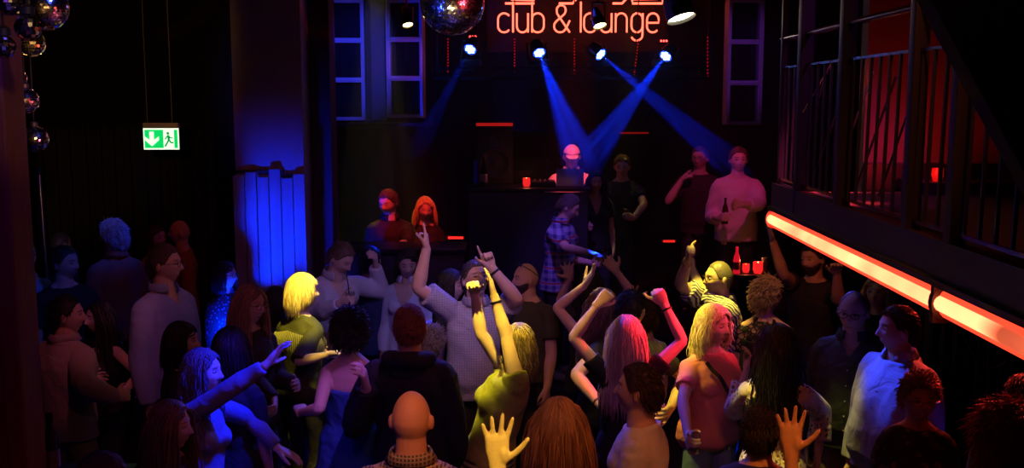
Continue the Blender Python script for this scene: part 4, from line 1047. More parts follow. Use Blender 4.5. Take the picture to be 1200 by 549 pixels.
# thin silver pole at left, dark drape behind
e = empty('steel_pole', on(50, 260, 7.9, 0), 'thin bright steel pole at the far left behind the men', 'pole')
pa = at(46, 205, 7.9); MB().tube([(pa[0]+.03, 7.9, .02), (pa[0], 7.9, pa[2])], .011, 10).build('tube', MATS['steel'], e); MB().lathe([(.14, 0), (.14, .012), (.03, .02), (0, .02)], (pa[0]+.03, 7.9, 0), 20).build('base', DARKM, e); MB().lathe([(.02, 0), (.02, .06), (0, .06)], (pa[0], 7.9, pa[2]), 12).build('cap', DARKM, e)
pa = at(30, 205, 9.4); pb_ = at(245, 205, 9.4); mb = MB(); V = []; F = []
for j in range(10):
    for i in range(140): V.append((pa[0]+(pb_[0]-pa[0])*i/139, 9.6+.05*math.sin(i*.55)+.02*math.sin(i*.17), 2.55-j*.28))
for j in range(9):
    for i in range(139): a_ = j*140+i; F.append((a_, a_+1, a_+141, a_+140))
o = MB().add(V, F).build('curtain', cloth('black_drape', (.018, .014, .02), rough=.85), None, True, (pa[0], 9.6, 0)); tag(o, 'black drape on the wall behind the people at far left', 'curtain'); sm = o.modifiers.new('t', 'SOLIDIFY'); sm.thickness = .006
# ledge with a bottle at lower left, round the pillar
bp = at(60, 530, 3.9); zl = bp[2]-.10
e = empty('shelf', (bp[0]-.15, 3.95, zl), 'narrow dark ledge beside the dark red pillar with a beer bottle on it', 'shelf')
MB().box((bp[0]-.02, 3.9, zl-.015), (.62, .30, .03), bev=.006).build('board', DARKM, e); MB().box((bp[0]+.1, 3.9, zl/2-.015), (.05, .05, zl-.03)).build('support', DARKM, e)
bottle((bp[0], 3.9, zl), 'dark beer bottle standing on the ledge at lower left', k=1.0, m=mat('brown_bottle_glass', (.05, .02, .01), .08))
# ------------------------------------------------------------------ the people
def H(col, style='short', **k): d = dict(col=col, style=style); d.update(k); return d
DK = (.018, .012, .010); BR = (.07, .035, .018); LB = (.16, .09, .045); BL = (.62, .44, .20); BL2 = (.80, .64, .36); GR = (.45, .44, .44); RD = (.22, .06, .025)
fair = (.66, .46, .36); tan = (.52, .34, .25); pale = (.72, .52, .42)
T_ = lambda n, c, **k: cloth(n, c, **k)
blackT = T_('black_jersey', (.016, .015, .018)); black2 = T_('black_satin', (.02, .018, .02), rough=.45, spec=.6); navy = T_('navy_cotton', (.02, .03, .10)); white = T_('white_cotton', (.70, .68, .68)); offw = T_('off_white_linen', (.55, .50, .46))
ltblue = T_('light_blue_shirting', (.27, .33, .56)); darkt = T_('dark_trouser_wool', (.022, .020, .024)); jeans = T_('blue_denim', (.12, .20, .36), rough=.85); khaki = T_('khaki_cotton', (.42, .35, .20), rough=.8)
short = lambda c, **k: H(c, 'short', len=.028, n=650, r=.0022, **k)
TR = dict(kind='trousers', mat=darkt); JN = dict(kind='jeans', mat=jeans)
P = person
# --- far left
P('grey', 132, 277, 8.0, -128, 'grey-haired man in a rust brown jacket turned to the left', hyaw=25, hair=H((.55, .55, .56), 'short', len=.05, n=900, r=.0026, thick=.016), top=dict(kind='jacket', mat=T_('rust_wool', (.34, .12, .07))), legs=TR, larm='bent', rarm='down')
P('manB', 76, 309, 7.2, 38, 'dark-haired man in a black t-shirt looking right, left of the grey-haired man', hyaw=35, hair=short((.05, .04, .035)), top=dict(kind='tee', mat=blackT), legs=TR, beard='stubble')
P('manB2', 71, 287, 9.0, 150, 'balding man seen from behind the man in the black t-shirt at far left', hair=H((.12, .10, .09), 'buzz', rec=.15), top=dict(kind='tee', mat=T_('dark_violet_cotton', (.07, .04, .08))), legs=TR, beard=None)
P('manB3', 27, 300, 7.3, 60, 'person in a blue shirt mostly hidden by the dark red pillar', hair=short(DK), top=dict(kind='shirt', mat=T_('mid_blue_shirting', (.25, .32, .55))), legs=TR)
P('manC', 193, 310, 6.45, 65, 'man with glasses in a light blue shirt looking to the right', hyaw=22, hair=short((.10, .06, .04)), glasses=WIRE, top=dict(kind='shirt', mat=ltblue, buttons=1, infl=.018, v=(.06, .04)), legs=dict(kind='trousers', mat=darkt), fat=.25)
P('baldD', 211, 273, 9.4, -60, 'bald man in a rust orange sweater far behind the man in the light blue shirt', hyaw=-15, hair=None, top=dict(kind='jacket', collar=False, mat=T_('orange_brown_knit', (.36, .13, .05))), legs=TR, beard='stubble')
P('womE', 184, 279, 9.5, 55, 'woman facing the bald man at the back left', 'f', hair=H(BR, 'bob', len=.22, n=260, r=.0045), top=dict(kind='shirt', mat=T_('dim_rose_cotton', (.25, .12, .12))), legs=TR)
P('manF', 78, 370, 5.9, 152, 'man in an off-white shirt, back turned, leaning to a long-haired woman', hyaw=-48, hair=short(DK), top=dict(kind='shirt', mat=T_('cream_shirting', (.50, .40, .34)), infl=.022, amp=.008), legs=dict(kind='trousers', mat=khaki),
  rarm=((97, 450, 'f'), (135, 466, 'b'), (160, 460, 'b'), 'relaxed', 'away'), larm='bent')
P('womG', 117, 373, 6.45, -30, 'woman with long dark hair and a black sleeveless top, held by the man in off-white', 'f', hyaw=-15, tone=fair, hair=H(DK, 'long', len=.52, n=700, r=.003), top=dict(kind='tank', neck=.39, mat=blackT, len=.02), legs=dict(kind='trousers', mat=black2),
  larm=((164, 440, 'f'), (136, 468, 'f'), (120, 462, 'f'), 'relaxed', 'away'))
P('womH', 264, 323, 7.9, 60, 'woman with glasses in a speckled dark blouse in front of the blue-lit column', 'f', hyaw=15, hair=H((.03, .02, .02), 'bob', len=.16, n=500, r=.0035), glasses=BLKF, top=dict(kind='shirt', mat=T_('speckled_blouse', (.03, .03, .05), kind='floral', col2=(.22, .24, .38), scale=1.8)), legs=TR, larm='bent')
P('womI', 292, 357, 6.05, 48, 'woman with glasses and long light brown hair in a dark fringed cardigan', 'f', hyaw=18, hpitch=5, hair=H((.26, .15, .08), 'long', len=.46, n=1100, r=.0028, col2=(.42, .28, .13)), glasses=WIRE, top=dict(kind='cardigan', mat=T_('dark_brown_knit', (.035, .028, .022)), infl=.02), legs=TR,
  larm='bent', rarm=((300, 452, 'f'), (322, 470, 'f'), (322, 490, 'f'), 'loose', 'left'))
P('womJ', 212, 401, 5.55, 95, 'woman with dark tied hair in profile just left of the blue-lit dancer', 'f', hair=H(DK, 'bob', len=.14, n=600, r=.0032), top=dict(kind='shirt', mat=blackT), legs=TR, larm='down')
P('womN', 270, 411, 5.2, 170, 'person with a dark round head of hair right of the blue-lit dancer', 'f', hair=H((.02, .010, .012), 'bob', len=.15, n=800, r=.0032, thick=.018), top=dict(kind='tee', mat=blackT), legs=TR)
K_ = P('womK', 237, 436, 4.85, 78, 'blue-lit woman with wavy hair pointing both arms to the right in a cropped dark jacket', 'f', hyaw=5, side=4, tone=pale, hair=H((.13, .10, .11), 'long', len=.34, n=1300, r=.0026, curl=.012), top=dict(kind='jacket', collar=False, len=.10, mat=T_('blue_grey_denim', (.17, .17, .26)), sleeve=1.95, infl=.012, neck=.47), legs=dict(kind='jeans', mat=T_('pale_denim', (.45, .5, .55)), rise=.02),
  rarm=((268, 457, 'f'), (312, 428, 'f'), (338, 398, 'f'), 'wide', 'right'), larm=((292, 490, 'b'), (338, 540, 'b'), (368, 546, 'b'), 'open', 'down'))
bracelet(K_, 'r', SILV, off=.035)
P('womL', 200, 500, 4.25, 72, 'woman with long straight auburn hair in the foreground at lower left', 'f', hyaw=10, hair=H((.16, .06, .03), 'long', len=.55, n=1900, r=.0024, col2=(.28, .12, .05), thick=.016), top=dict(kind='tee', mat=T_('dark_plum_jersey', (.05, .02, .04))), legs=TR)
P('manM', 118, 566, 3.5, 150, 'top of a dark-haired head at the bottom left edge', 'f', hair=H((.12, .04, .025), 'bob', len=.14, n=1300, r=.0026), top=dict(kind='tee', mat=T_('blue_jersey', (.08, .12, .45))), legs=TR, smax=1.0)
# --- centre left
P('womO', 354, 343, 6.45, 150, 'blonde woman with a yellow-lit bob and an olive fringed jacket', 'f', hyaw=-35, hair=H(BL2, 'bob', len=.095, n=1500, r=.0026, col2=(.55, .38, .16), thick=.018), top=dict(kind='jacket', collar=False, mat=T_('olive_suede', (.045, .045, .018)), len=-.05, infl=.016, sleeve=1.0), legs=dict(kind='trousers', mat=black2),
  rarm=((350, 424, 'f'), (388, 415, 'f'), (410, 412, 'f'), 'relaxed', 'down'), larm='bent')
OO = PEOPLE['womO']
P0, l, f, u, s = OO['torso']; fb = MB()
for i in range(56):
    a_ = -1.35+2.7*i/55+PI; dr = f*math.cos(a_)*.135+l*math.sin(a_)*.205; q0 = P0+u*(.43-.05*abs(math.sin(a_)))*s+dr*s; fb.tube([q0, q0+dr*.16-u*.05, q0+dr*.18-u*(.11+.02*rng.random())], [.0030, .0026, .0012], 4)
fb.build('fringe', T_('pale_suede_fringe', (.30, .28, .14)), OO['root'])
P('womO2', 323, 353, 7.35, 170, 'dark-haired head behind the blonde woman with the bob', 'f', hair=H(DK, 'bob', len=.16, n=500, r=.0035), top=dict(kind='tee', mat=blackT), legs=TR, auto=False)
Q_ = P('manQ', 399, 303, 7.3, 35, 'man in a pale open-collar shirt bending to sip from a straw', hyaw=25, hpitch=32, lean=12, hair=short((.16, .10, .06)), top=dict(kind='shirt', mat=T_('pale_grey_shirting', (.52, .50, .56)), buttons=1, infl=.02, amp=.009, v=(.11, .06)), legs=TR,
  larm=((447, 342, 'b'), (440, 312, 'f'), (440, 292, 'f'), 'loose', 'left'), rarm=((372, 368, 'f'), (398, 356, 'f'), (418, 350, 'f'), 'hold', 'away'))
R1 = P('womP', 411, 388, 5.6, 172, 'woman with short dark curls in a blue strapless dress, bare back to the camera', 'f', hyaw=10, tone=(.70, .50, .42), hair=H((.03, .018, .015), 'messy', len=.04, n=1300, r=.003, curl=.010, thick=.022), top=dict(kind='strapless', neck=.34, len=-.52, flare=.08, mat=T_('royal_blue_crepe', (.03, .10, .42))), fat=.15,
  larm=((374, 480, 'f'), (352, 484, 'b'), (350, 470, 'b'), 'relaxed', 'away'), rarm='bent')
P('womV', 477, 309, 7.7, -10, 'woman in an open white blouse between the sipping man and the pointing man', 'f', hyaw=20, hpitch=15, tone=tan, hair=H(DK, 'bob', len=.16, n=400, r=.0035), top=dict(kind='shirt', mat=T_('bluish_white_blouse', (.48, .52, .62)), infl=.016, v=(.20, .10)), legs=TR, larm='bent', rarm='down')
P('manU', 434, 306, 7.95, 165, 'man in a navy t-shirt standing behind the raised hand of the sipping man', hair=short(DK), top=dict(kind='tee', mat=navy), legs=TR, rarm='down', fat=.15, auto=False)
R_ = P('manR', 480, 384, 5.35, 176, 'man with short auburn hair in a black hooded sweater, back to the camera', hyaw=12, hair=H((.20, .075, .035), 'short', len=.018, n=1200, r=.0020, thick=.007), top=dict(kind='hoodie', mat=T_('black_fleece', (.018, .018, .022)), infl=.026, amp=.008), legs=TR, build=1.08,
  larm=((415, 500, 'b'), (429, 455, 'f'), (424, 424, 'f'), 'relaxed', 'left'))
bracelet(R_, 'l', BAND, 'wristwatch', .010, .004, watch=True)
P('baldS', 482, 493, 4.05, 178, 'bald man in a small-checked shirt seen from behind at the bottom centre', hair=None, tone=(.68, .44, .32), top=dict(kind='short', mat=T_('small_check_shirting', (.12, .13, .13), kind='check', col2=(.50, .48, .36)), infl=.02), legs=TR, fat=.1, smax=1.02, hs=.95)
P('curl', 507, 402, 6.2, 160, 'pale curly head just right of the black hooded sweater', 'f', hair=H((.24, .19, .15), 'messy', len=.03, n=900, r=.003, curl=.010, thick=.014), top=dict(kind='tee', mat=blackT), legs=TR, auto=False)
W_ = P('manW', 557, 328, 6.45, 10, 'man in a pale short-sleeved shirt with both arms raised, one finger pointing up', hyaw=15, hpitch=-18, hair=short((.10, .07, .06)), tone=(.68, .44, .34), top=dict(kind='short', mat=T_('pale_grid_shirting', (.50, .50, .60), kind='check', col2=(.36, .36, .48), scale=.9), infl=.022, amp=.008, buttons=1), legs=TR, fat=.25, smax=1.1,
  rarm=((490, 338, 'f'), (500, 292, 'f'), (498, 258, 'f'), 'point', 'left'), larm=((606, 352, 'f'), (574, 312, 'f'), (563, 282, 'f'), 'point', 'cam'))
bracelet(W_, 'l', BAND, 'wristwatch', .009, .004, watch=True)
X_ = P('womX', 608, 402, 5.75, -78, 'woman in an olive yellow top twisting back with both arms raised', 'f', hyaw=-85, hpitch=-22, lean=-17, build=1.12, hs=.95, hair=H((.20, .13, .06), 'bob', len=.15, n=1100, r=.0026, curl=.008, col2=(.5, .36, .12), thick=.008), tone=(.66, .44, .32), top=dict(kind='tee', mat=T_('olive_yellow_jersey', (.30, .30, .05)), len=-.08, sleeve=.25, infl=.016, amp=.011), legs=dict(kind='skirt', mat=T_('dark_plaid_wool', (.03, .03, .02), kind='stripe', col2=(.30, .30, .12), scale=1), len=-.5),
  larm=((590, 380, 'f'), (574, 330, 'f'), (569, 303, 'f'), 'open', 'left'), rarm=((564, 392, 'f'), (556, 345, 'f'), (551, 320, 'f'), 'loose', 'cam'))
bracelet(X_, 'l', BAND)
Y_ = P('handY', 560, 605, 2.75, 165, 'person below the picture edge raising an open yellow-lit hand at the bottom centre', 'f', smax=.98, hair=H(BR, 'bob', len=.2, n=600, r=.003), tone=(.74, .54, .36), top=dict(kind='tee', mat=blackT, sleeve=.9), legs=TR,
  rarm=((594, 625, 'b'), (583, 548, 'f'), (582, 476, 'f'), 'wide', 'cam'))
bracelet(Y_, 'r', GOLD)
Z_ = P('baldZ', 617, 327, 7.2, -38, 'bald bearded man in a dark t-shirt with sunglasses pushed up on his head', hyaw=-35, tone=(.66, .40, .32), beard=(.05, .035, .03), top=dict(kind='tee', mat=T_('dark_olive_jersey', (.05, .05, .035)), infl=.016), legs=TR, fat=.2, build=1.06,
  rarm=((597, 352, 'f'), (566, 362, 'f'), (548, 360, 'f'), 'relaxed', 'down'), larm='down', auto=False)
c_ = Z_['hc']; hm_ = Z_['hm']; MBg = MB()
for sx in (-1, 1): MBg.ell(c_+hm_@np.array([sx*.034, .062, .108]), (.028, .006, .019), hm_@np.array([[1, 0, 0], [0, .8, .6], [0, -.6, .8]]), 12, 8)
MBg.tube([c_+hm_@np.array(v) for v in ((-.05, .055, .11), (-.082, -.01, .07), (-.08, -.06, .03))], .003, 6); MBg.tube([c_+hm_@np.array(v) for v in ((.05, .055, .11), (.082, -.01, .07), (.08, -.06, .03))], .003, 6); MBg.tube([c_+hm_@np.array(v) for v in ((-.02, .07, .112), (.02, .07, .112))], .003, 6)
MBg.build('sunglasses', BLKF, Z_['root'])
P('womAZ', 528, 335, 7.6, 70, 'dark-haired woman half hidden left of the pointing man', 'f', hair=H(DK, 'long', len=.3, n=400, r=.0035), top=dict(kind='tee', mat=blackT), legs=TR)
# --- stage and bar
P('barT', 455, 238, 9.2, 20, 'red-lit man in black leaning on the bar at left', floor=.3, hyaw=-45, hpitch=15, hair=short((.10, .05, .04)), top=dict(kind='shirt', mat=blackT, sleeve=1.15), legs=TR, larm=((478, 285, 'f'), (455, 292, 'f'), (436, 288, 'f'), 'relaxed', 'down'), rarm='bent')
P('barT2', 498, 245, 9.45, 5, 'red-lit blonde woman in black with folded arms behind the bar', 'f', floor=.3, hpitch=12, hyaw=10, hair=H(BL, 'bob', len=.2, n=600, r=.0035), top=dict(kind='tee', mat=blackT), legs=TR, larm='cross', rarm='cross')
AA = P('plaid', 666, 243, 9.05, 62, 'man in a blue plaid short-sleeved shirt standing on the stage step', floor=.3, hyaw=15, hpitch=28, lean=6, hair=short((.10, .08, .07)), top=dict(kind='short', mat=T_('blue_plaid', (.36, .38, .60), kind='plaid', col2=(.05, .06, .22)), infl=.02, len=-.13), legs=dict(kind='trousers', mat=darkt),
  rarm=((664, 291, 'f'), (690, 296, 'f'), (706, 301, 'f'), 'relaxed', 'down'), larm='bent', shoes=(.4, .4, .42))
P('vneck', 698, 213, 10.0, 5, 'woman with long dark hair in a black v-neck top on the stage', 'f', floor=.6, hpitch=8, tone=tan, hair=H(DK, 'long', len=.42, n=400, r=.004), top=dict(kind='tee', mat=blackT, v=(.20, .075)), legs=TR, larm='down', rarm='bent', build=1.05)
AC = P('manAC', 729, 195, 10.35, -8, 'man in a black t-shirt with a wristwatch standing right of the dj', floor=.6, hpitch=14, tone=tan, hair=short((.10, .03, .02)), top=dict(kind='tee', mat=blackT), legs=TR, larm=((755, 240, 'f'), (742, 256, 'f'), (732, 252, 'f'), 'hold', 'in'), rarm='bent')
bracelet(AC, 'l', GOLD, 'wristwatch', .010, .004, watch=True)
DJ = P('dj', 670, 184, 10.45, 0, 'dj in a white cap and white polo shirt looking down behind the booth', floor=.6, hpitch=18, tone=tan, hair=H(DK, 'buzz'), top=dict(kind='short', mat=white, infl=.018, sleeve=.7), legs=TR, larm='fwd', rarm='fwd', build=1.05, fat=.15)
cb_ = MB(); hm_, c_, k_ = DJ['hm'], DJ['hc'], DJ['k']
msk = SD[:, 2] > .36+.12*SD[:, 1]; cb_.add(c_+((SP+SD*np.where(msk, .014, -.01)[:, None])*k_)@hm_.T, SF); cb_.tube([c_+hm_@np.array(v)*k_ for v in ((0, .07, .045), (0, .12, .043), (0, .155, .036))], [(.07, .008), (.062, .006), (.035, .004)], 14, up=hm_[:, 2]); cb_.build('cap', T_('white_cap_cotton', (.72, .68, .66)), DJ['root'])
AE = P('drink', 820, 186, 10.35, -12, 'man with glasses in a black t-shirt raising a drink to his mouth', floor=.6, hyaw=-15, tone=tan, hair=short((.08, .07, .07)), glasses=BLKF, top=dict(kind='tee', mat=T_('black_red_jersey', (.03, .014, .016)), infl=.018), legs=TR, rarm=((783, 236, 'f'), (800, 209, 'f'), (812, 200, 'f'), 'hold', 'right'), larm='bent', fat=.15)
AF = P('pink', 865, 188, 9.75, -5, 'man in a pale pink long-sleeved t-shirt holding a bottle on the stage', floor=.6, hyaw=5, tone=fair, hair=short((.18, .08, .05)), top=dict(kind='shirt', collar=False, mat=T_('pale_pink_jersey', (.62, .50, .52)), infl=.018, sleeve=1.6, amp=.008), legs=TR, rarm='bent', larm=((890, 240, 'f'), (868, 240, 'f'), (852, 236, 'f'), 'relaxed', 'cam'), fat=.2, build=1.05)
# --- centre right dancers
P('rearJ', 692, 338, 7.6, 178, 'dancer in black hidden behind raised arms, both hands up', 'f', hair=H(DK, 'long', len=.3, n=700, r=.0034, curl=.008), top=dict(kind='tee', mat=blackT), legs=TR,
  larm=((656, 352, 'b'), (668, 326, 'f'), (664, 306, 'f'), 'wide', 'cam'), rarm=((742, 346, 'f'), (722, 318, 'f'), (708, 300, 'f'), 'open', 'cam'))
G_ = P('womAG', 706, 362, 6.75, 178, 'dancer with long wavy light brown hair and arms raised behind the pink-haired woman', 'f', hair=H((.26, .17, .09), 'long', len=.42, n=1500, r=.0028, curl=.014, col2=(.40, .28, .14), thick=.018), top=dict(kind='tank', mat=blackT, neck=.45), legs=TR, tone=(.68, .46, .36),
  larm=((650, 358, 'f'), (686, 334, 'f'), (700, 312, 'f'), 'wide', 'left'), rarm=((757, 378, 'b'), (742, 352, 'f'), (738, 334, 'f'), 'wide', 'cam'))
I_ = P('manAI', 740, 364, 6.55, 155, 'man with short black hair, elbows out and hands at his waist', hyaw=-10, hpitch=15, hair=short(DK), top=dict(kind='tee', mat=T_('black_rib', (.02, .02, .028))), legs=dict(kind='trousers', mat=darkt), tone=(.66, .46, .34),
  larm=((675, 440, 'f'), (704, 475, 'f'), (712, 495, 'f'), 'relaxed', 'in'), rarm=((802, 442, 'b'), (786, 478, 'f'), (776, 492, 'f'), 'relaxed', 'in'))
bracelet(I_, 'l', BAND)
P('womAK', 754, 374, 7.0, -140, 'person in a yellow-lit white t-shirt behind the man with short black hair', 'm', hair=short(BR), top=dict(kind='tee', mat=white), legs=TR)
H_ = P('womAH', 734, 396, 5.75, 178, 'woman with straight pink-blonde hair and a black t-shirt, both arms raised', 'f', hair=H((.62, .44, .38), 'long', len=.34, n=1700, r=.0023, col2=(.75, .58, .50), thick=.014), top=dict(kind='tee', mat=blackT, sleeve=.45), legs=TR, tone=(.70, .48, .36),
  larm=((672, 396, 'f'), (704, 352, 'f'), (723, 334, 'b'), 'loose', 'away'), rarm=((808, 392, 'f'), (778, 356, 'f'), (765, 332, 'f'), 'fist', 'away'))
bracelet(H_, 'r', BAND)
AL = P('manAL', 749, 458, 4.75, -108, 'man with short dark hair in a white t-shirt, in profile facing left', hair=short((.06, .03, .025)), hpitch=-4, tone=(.66, .40, .30), top=dict(kind='tee', mat=white, infl=.018), legs=JN, smax=1.02)
P('womAM', 655, 502, 4.3, 176, 'woman with long straight strawberry blonde hair seen from behind in the foreground', 'f', hair=H((.42, .22, .10), 'long', len=.50, n=2200, r=.0024, col2=(.58, .34, .16), thick=.016), top=dict(kind='tee', mat=T_('red_jersey', (.25, .04, .04))), legs=TR, smax=1.02)
N_ = P('manAN', 843, 327, 7.35, -75, 'man with glasses and cropped hair in a zebra-print shirt raising his fist', hyaw=-5, tone=(.60, .42, .28), hair=H((.16, .13, .10), 'buzz', rec=.05), glasses=BLKF, top=dict(kind='short', mat=T_('zebra_print', (.62, .60, .58), kind='zebra', col2=(.05, .04, .09)), infl=.02), legs=TR, fat=.2,
  rarm=((797, 334, 'f'), (806, 305, 'f'), (808, 284, 'f'), 'fist', 'right'), larm=((822, 345, 'b'), (812, 318, 'b'), (812, 300, 'b'), 'loose', 'left'))
bracelet(N_, 'r', GOLD)
O_ = P('womAO', 836, 382, 6.15, 25, 'blonde woman in a pink t-shirt with a black shoulder strap', 'f', hyaw=18, tone=(.74, .50, .42), hair=H(BL2, 'bob', len=.20, n=1600, r=.0026, curl=.007, col2=(.85, .70, .40), thick=.018), top=dict(kind='tee', mat=T_('bright_pink_jersey', (.72, .22, .24)), infl=.016, len=-.09, amp=.008), legs=JN, fat=.14, build=1.02,
  rarm=((800, 470, 'f'), (806, 510, 'f'), (808, 528, 'f'), 'hold', 'in'), larm='bent')
P0, l, f, u, s = O_['torso']
sp = []
for t_ in np.linspace(0, 1, 18):
    a_ = -.10+.26*t_; h_ = .47-.44*t_; rx = float(np.interp(h_, [r[0] for r in O_['rings']], [r[2] for r in O_['rings']])); q_ = P0+u*h_*s+l*a_*s*1.0+f*(rx*s*math.sqrt(max(.05, 1-(a_/.2)**2))+.034+(.035 if .2 < h_ < .4 else 0)); sp.append(q_)
MB().tube(sp, [(.012, .003)]*18, 8, up=f).build('shoulder_strap', BAND, O_['root'])
Pp = P('lace', 899, 347, 7.15, 165, 'woman with short curly hair and a black lace back panel', 'f', hyaw=-50, tone=(.62, .40, .28), hair=H((.30, .20, .13), 'messy', len=.045, n=900, r=.0028, curl=.010, thick=.018), top=dict(kind='tank', neck=.37, mat=T_('black_crepe', (.02, .018, .02))), legs=TR, fat=.2, build=1.08)
P0, l, f, u, s = Pp['torso']; gb = MB(); rr_ = [r for r in Pp['rings'] if .30 < r[0] < .51]
gb.tube([P0+u*r[0]*s+f*r[3]*s for r in rr_], [(r[1]*s+.010, r[2]*s+.012) for r in rr_], 28, up=f, ex=2.25)
for sx, nm in ((1, 'l'), (-1, 'r')):
    sh, el = Pp['arms'][nm][:2]; gb.tube([sh+(P0+u*.44*s-sh)*.3, sh, sh*.4+el*.6], [.056*s, .062*s, .054*s], 14)
me_, V_ = remesh(gb, .010, 2); mk_from(me_, V_, 'lace_sleeves', T_('black_lace', (.015, .013, .015), kind='lace', scale=.7), Pp['root'])
Qq = P('manAQ', 953, 305, 7.9, -35, 'grinning bearded man in black with one arm raised at the end of the light strip', hyaw=-18, hroll=8, tone=tan, hair=short(DK), beard=(.035, .022, .018), top=dict(kind='tee', mat=T_('black_poplin', (.016, .016, .022)), infl=.02, sleeve=.5), legs=TR, build=1.06,
  rarm=((918, 322, 'f'), (906, 285, 'f'), (899, 256, 'f'), 'wide', 'left'), larm=((982, 352, 'f'), (981, 322, 'f'), (980, 302, 'f'), 'relaxed', 'cam'))
P('crochet', 911, 408, 5.55, 165, 'woman with long black hair and a cream crocheted cardigan, back to the camera', 'f', hyaw=-12, tone=tan, hair=H((.012, .010, .012), 'long', len=.42, n=1600, r=.0028, curl=.006, thick=.018), top=dict(kind='cardigan', mat=T_('cream_crochet', (.66, .58, .40), kind='crochet'), infl=.018, bell=1, sleeve=1.75, len=-.12, loose=1.3), legs=JN,
  larm=((860, 482, 'b'), (879, 424, 'b'), (884, 400, 'b'), 'relaxed', 'left'), rarm=((962, 482, 'b'), (958, 545, 'f'), (955, 575, 'f'), 'relaxed', 'in'))
AS = P('manAS', 891, 507, 4.15, 160, 'dark-haired person in front of the crochet cardigan raising an open hand', hair=H(DK, 'short', len=.032, n=1500, r=.0022, thick=.009), tone=(.70, .42, .28), top=dict(kind='tee', mat=T_('dark_navy_jersey', (.015, .02, .05))), legs=TR, smax=1.0,
  rarm=((930, 600, 'f'), (926, 515, 'f'), (926, 436, 'f'), 'wide', 'cam', 1.12), hs=.97, auto=False)
P('manAT', 1000, 366, 6.0, -28, 'bald man with glasses in a dark button shirt and khaki trousers', hyaw=-4, hpitch=6, tone=(.62, .44, .40), hair=H((.25, .25, .27), 'buzz', rec=.5, low=-.5), glasses=BLKF, top=dict(kind='shirt', mat=T_('charcoal_green_shirting', (.045, .055, .05), rough=.6), buttons=1, infl=.018, len=-.11, v=(.07, .045)), legs=dict(kind='trousers', mat=khaki), fat=.35)
P('womAU', 1029, 342, 7.1, -30, 'blonde woman behind the men under the light strip', 'f', hyaw=-5, hair=H(BL, 'bob', len=.22, n=500, r=.0034), top=dict(kind='tank', mat=blackT), legs=TR)
P('manAV', 1052, 386, 5.6, -62, 'heavy man in a pale blue-white shirt in profile under the light strip', hyaw=-25, tone=(.66, .42, .32), hair=short((.05, .03, .025)), top=dict(kind='shirt', mat=T_('pale_blue_shirting', (.52, .55, .70)), infl=.022, buttons=1, amp=.008), legs=TR, fat=.5, build=1.04)
P('womAW', 1077, 466, 4.95, -12, 'woman with glasses and tied-back reddish hair in a dark floral blouse', 'f', hyaw=5, hpitch=6, tone=(.60, .38, .30), hair=H((.26, .09, .05), 'messy', len=.035, n=1100, r=.0026, thick=.012), glasses=WIRE, top=dict(kind='shirt', collar=False, mat=T_('dark_floral_blouse', (.03, .025, .028), kind='floral', col2=(.16, .13, .12), scale=.9)), legs=TR, fat=.2)
P('womAX', 1182, 517, 4.25, 170, 'person with curly red hair cut off by the lower right corner', 'f', hair=H((.30, .07, .04), 'messy', len=.10, n=2200, r=.0026, curl=.012, thick=.03), top=dict(kind='tee', mat=blackT), legs=TR, smax=1.0)
P('blueR', 1200, 468, 4.9, 165, 'person in a blue-lit shirt at the right edge behind the red curls', hair=short(DK), top=dict(kind='shirt', mat=ltblue), legs=TR, smax=1.0)
# --- held things
BEERG = mat('brown_bottle_glass', (.05, .02, .01), .08)
gq = Q_['arms']['r'][5]; e = empty('drinking_glass', gq, 'clear tumbler with a black straw in the hand of the sipping man', 'glass')
MB().lathe([(0, -.05), (.026, -.05), (.033, .06), (.031, .06), (.024, -.042), (0, -.042)], gq, 20).build('tumbler', CLR, e); MB().tube([gq+(.0, 0, -.04), gq+(-.012, -.005, .12), (gq+(-.02, -.01, .17))], .0035, 8).build('straw', BAND, e)
gq = AF['arms']['r'][5]; bottle(gq+(0, 0, -.06), 'dark bottle in the hands of the man in pink', m=BEERG, k=.95)
gq = AE['arms']['r'][5]; e = empty('drinking_glass', gq, 'small glass at the mouth of the man with glasses on stage', 'glass'); MB().lathe([(0, -.03), (.022, -.03), (.028, .05), (.026, .05), (.02, -.024), (0, -.024)], gq, 18).build('tumbler', CLR, e)
gq = O_['arms']['r'][5]; e = empty('drinking_glass', gq, 'clear glass held low by the blonde woman in pink', 'glass'); MB().lathe([(0, -.06), (.028, -.06), (.034, .05), (.032, .05), (.026, -.052), (0, -.052)], gq, 20).build('tumbler', CLR, e)
gq = AC['arms']['l'][5]; e = empty('mobile_phone', gq, 'dark phone in the hand of the man right of the dj', 'phone'); MB().box(gq, (.07, .01, .14), bev=.004).build('case', DARKM, e)
bpy.data.collections.remove(TMP)
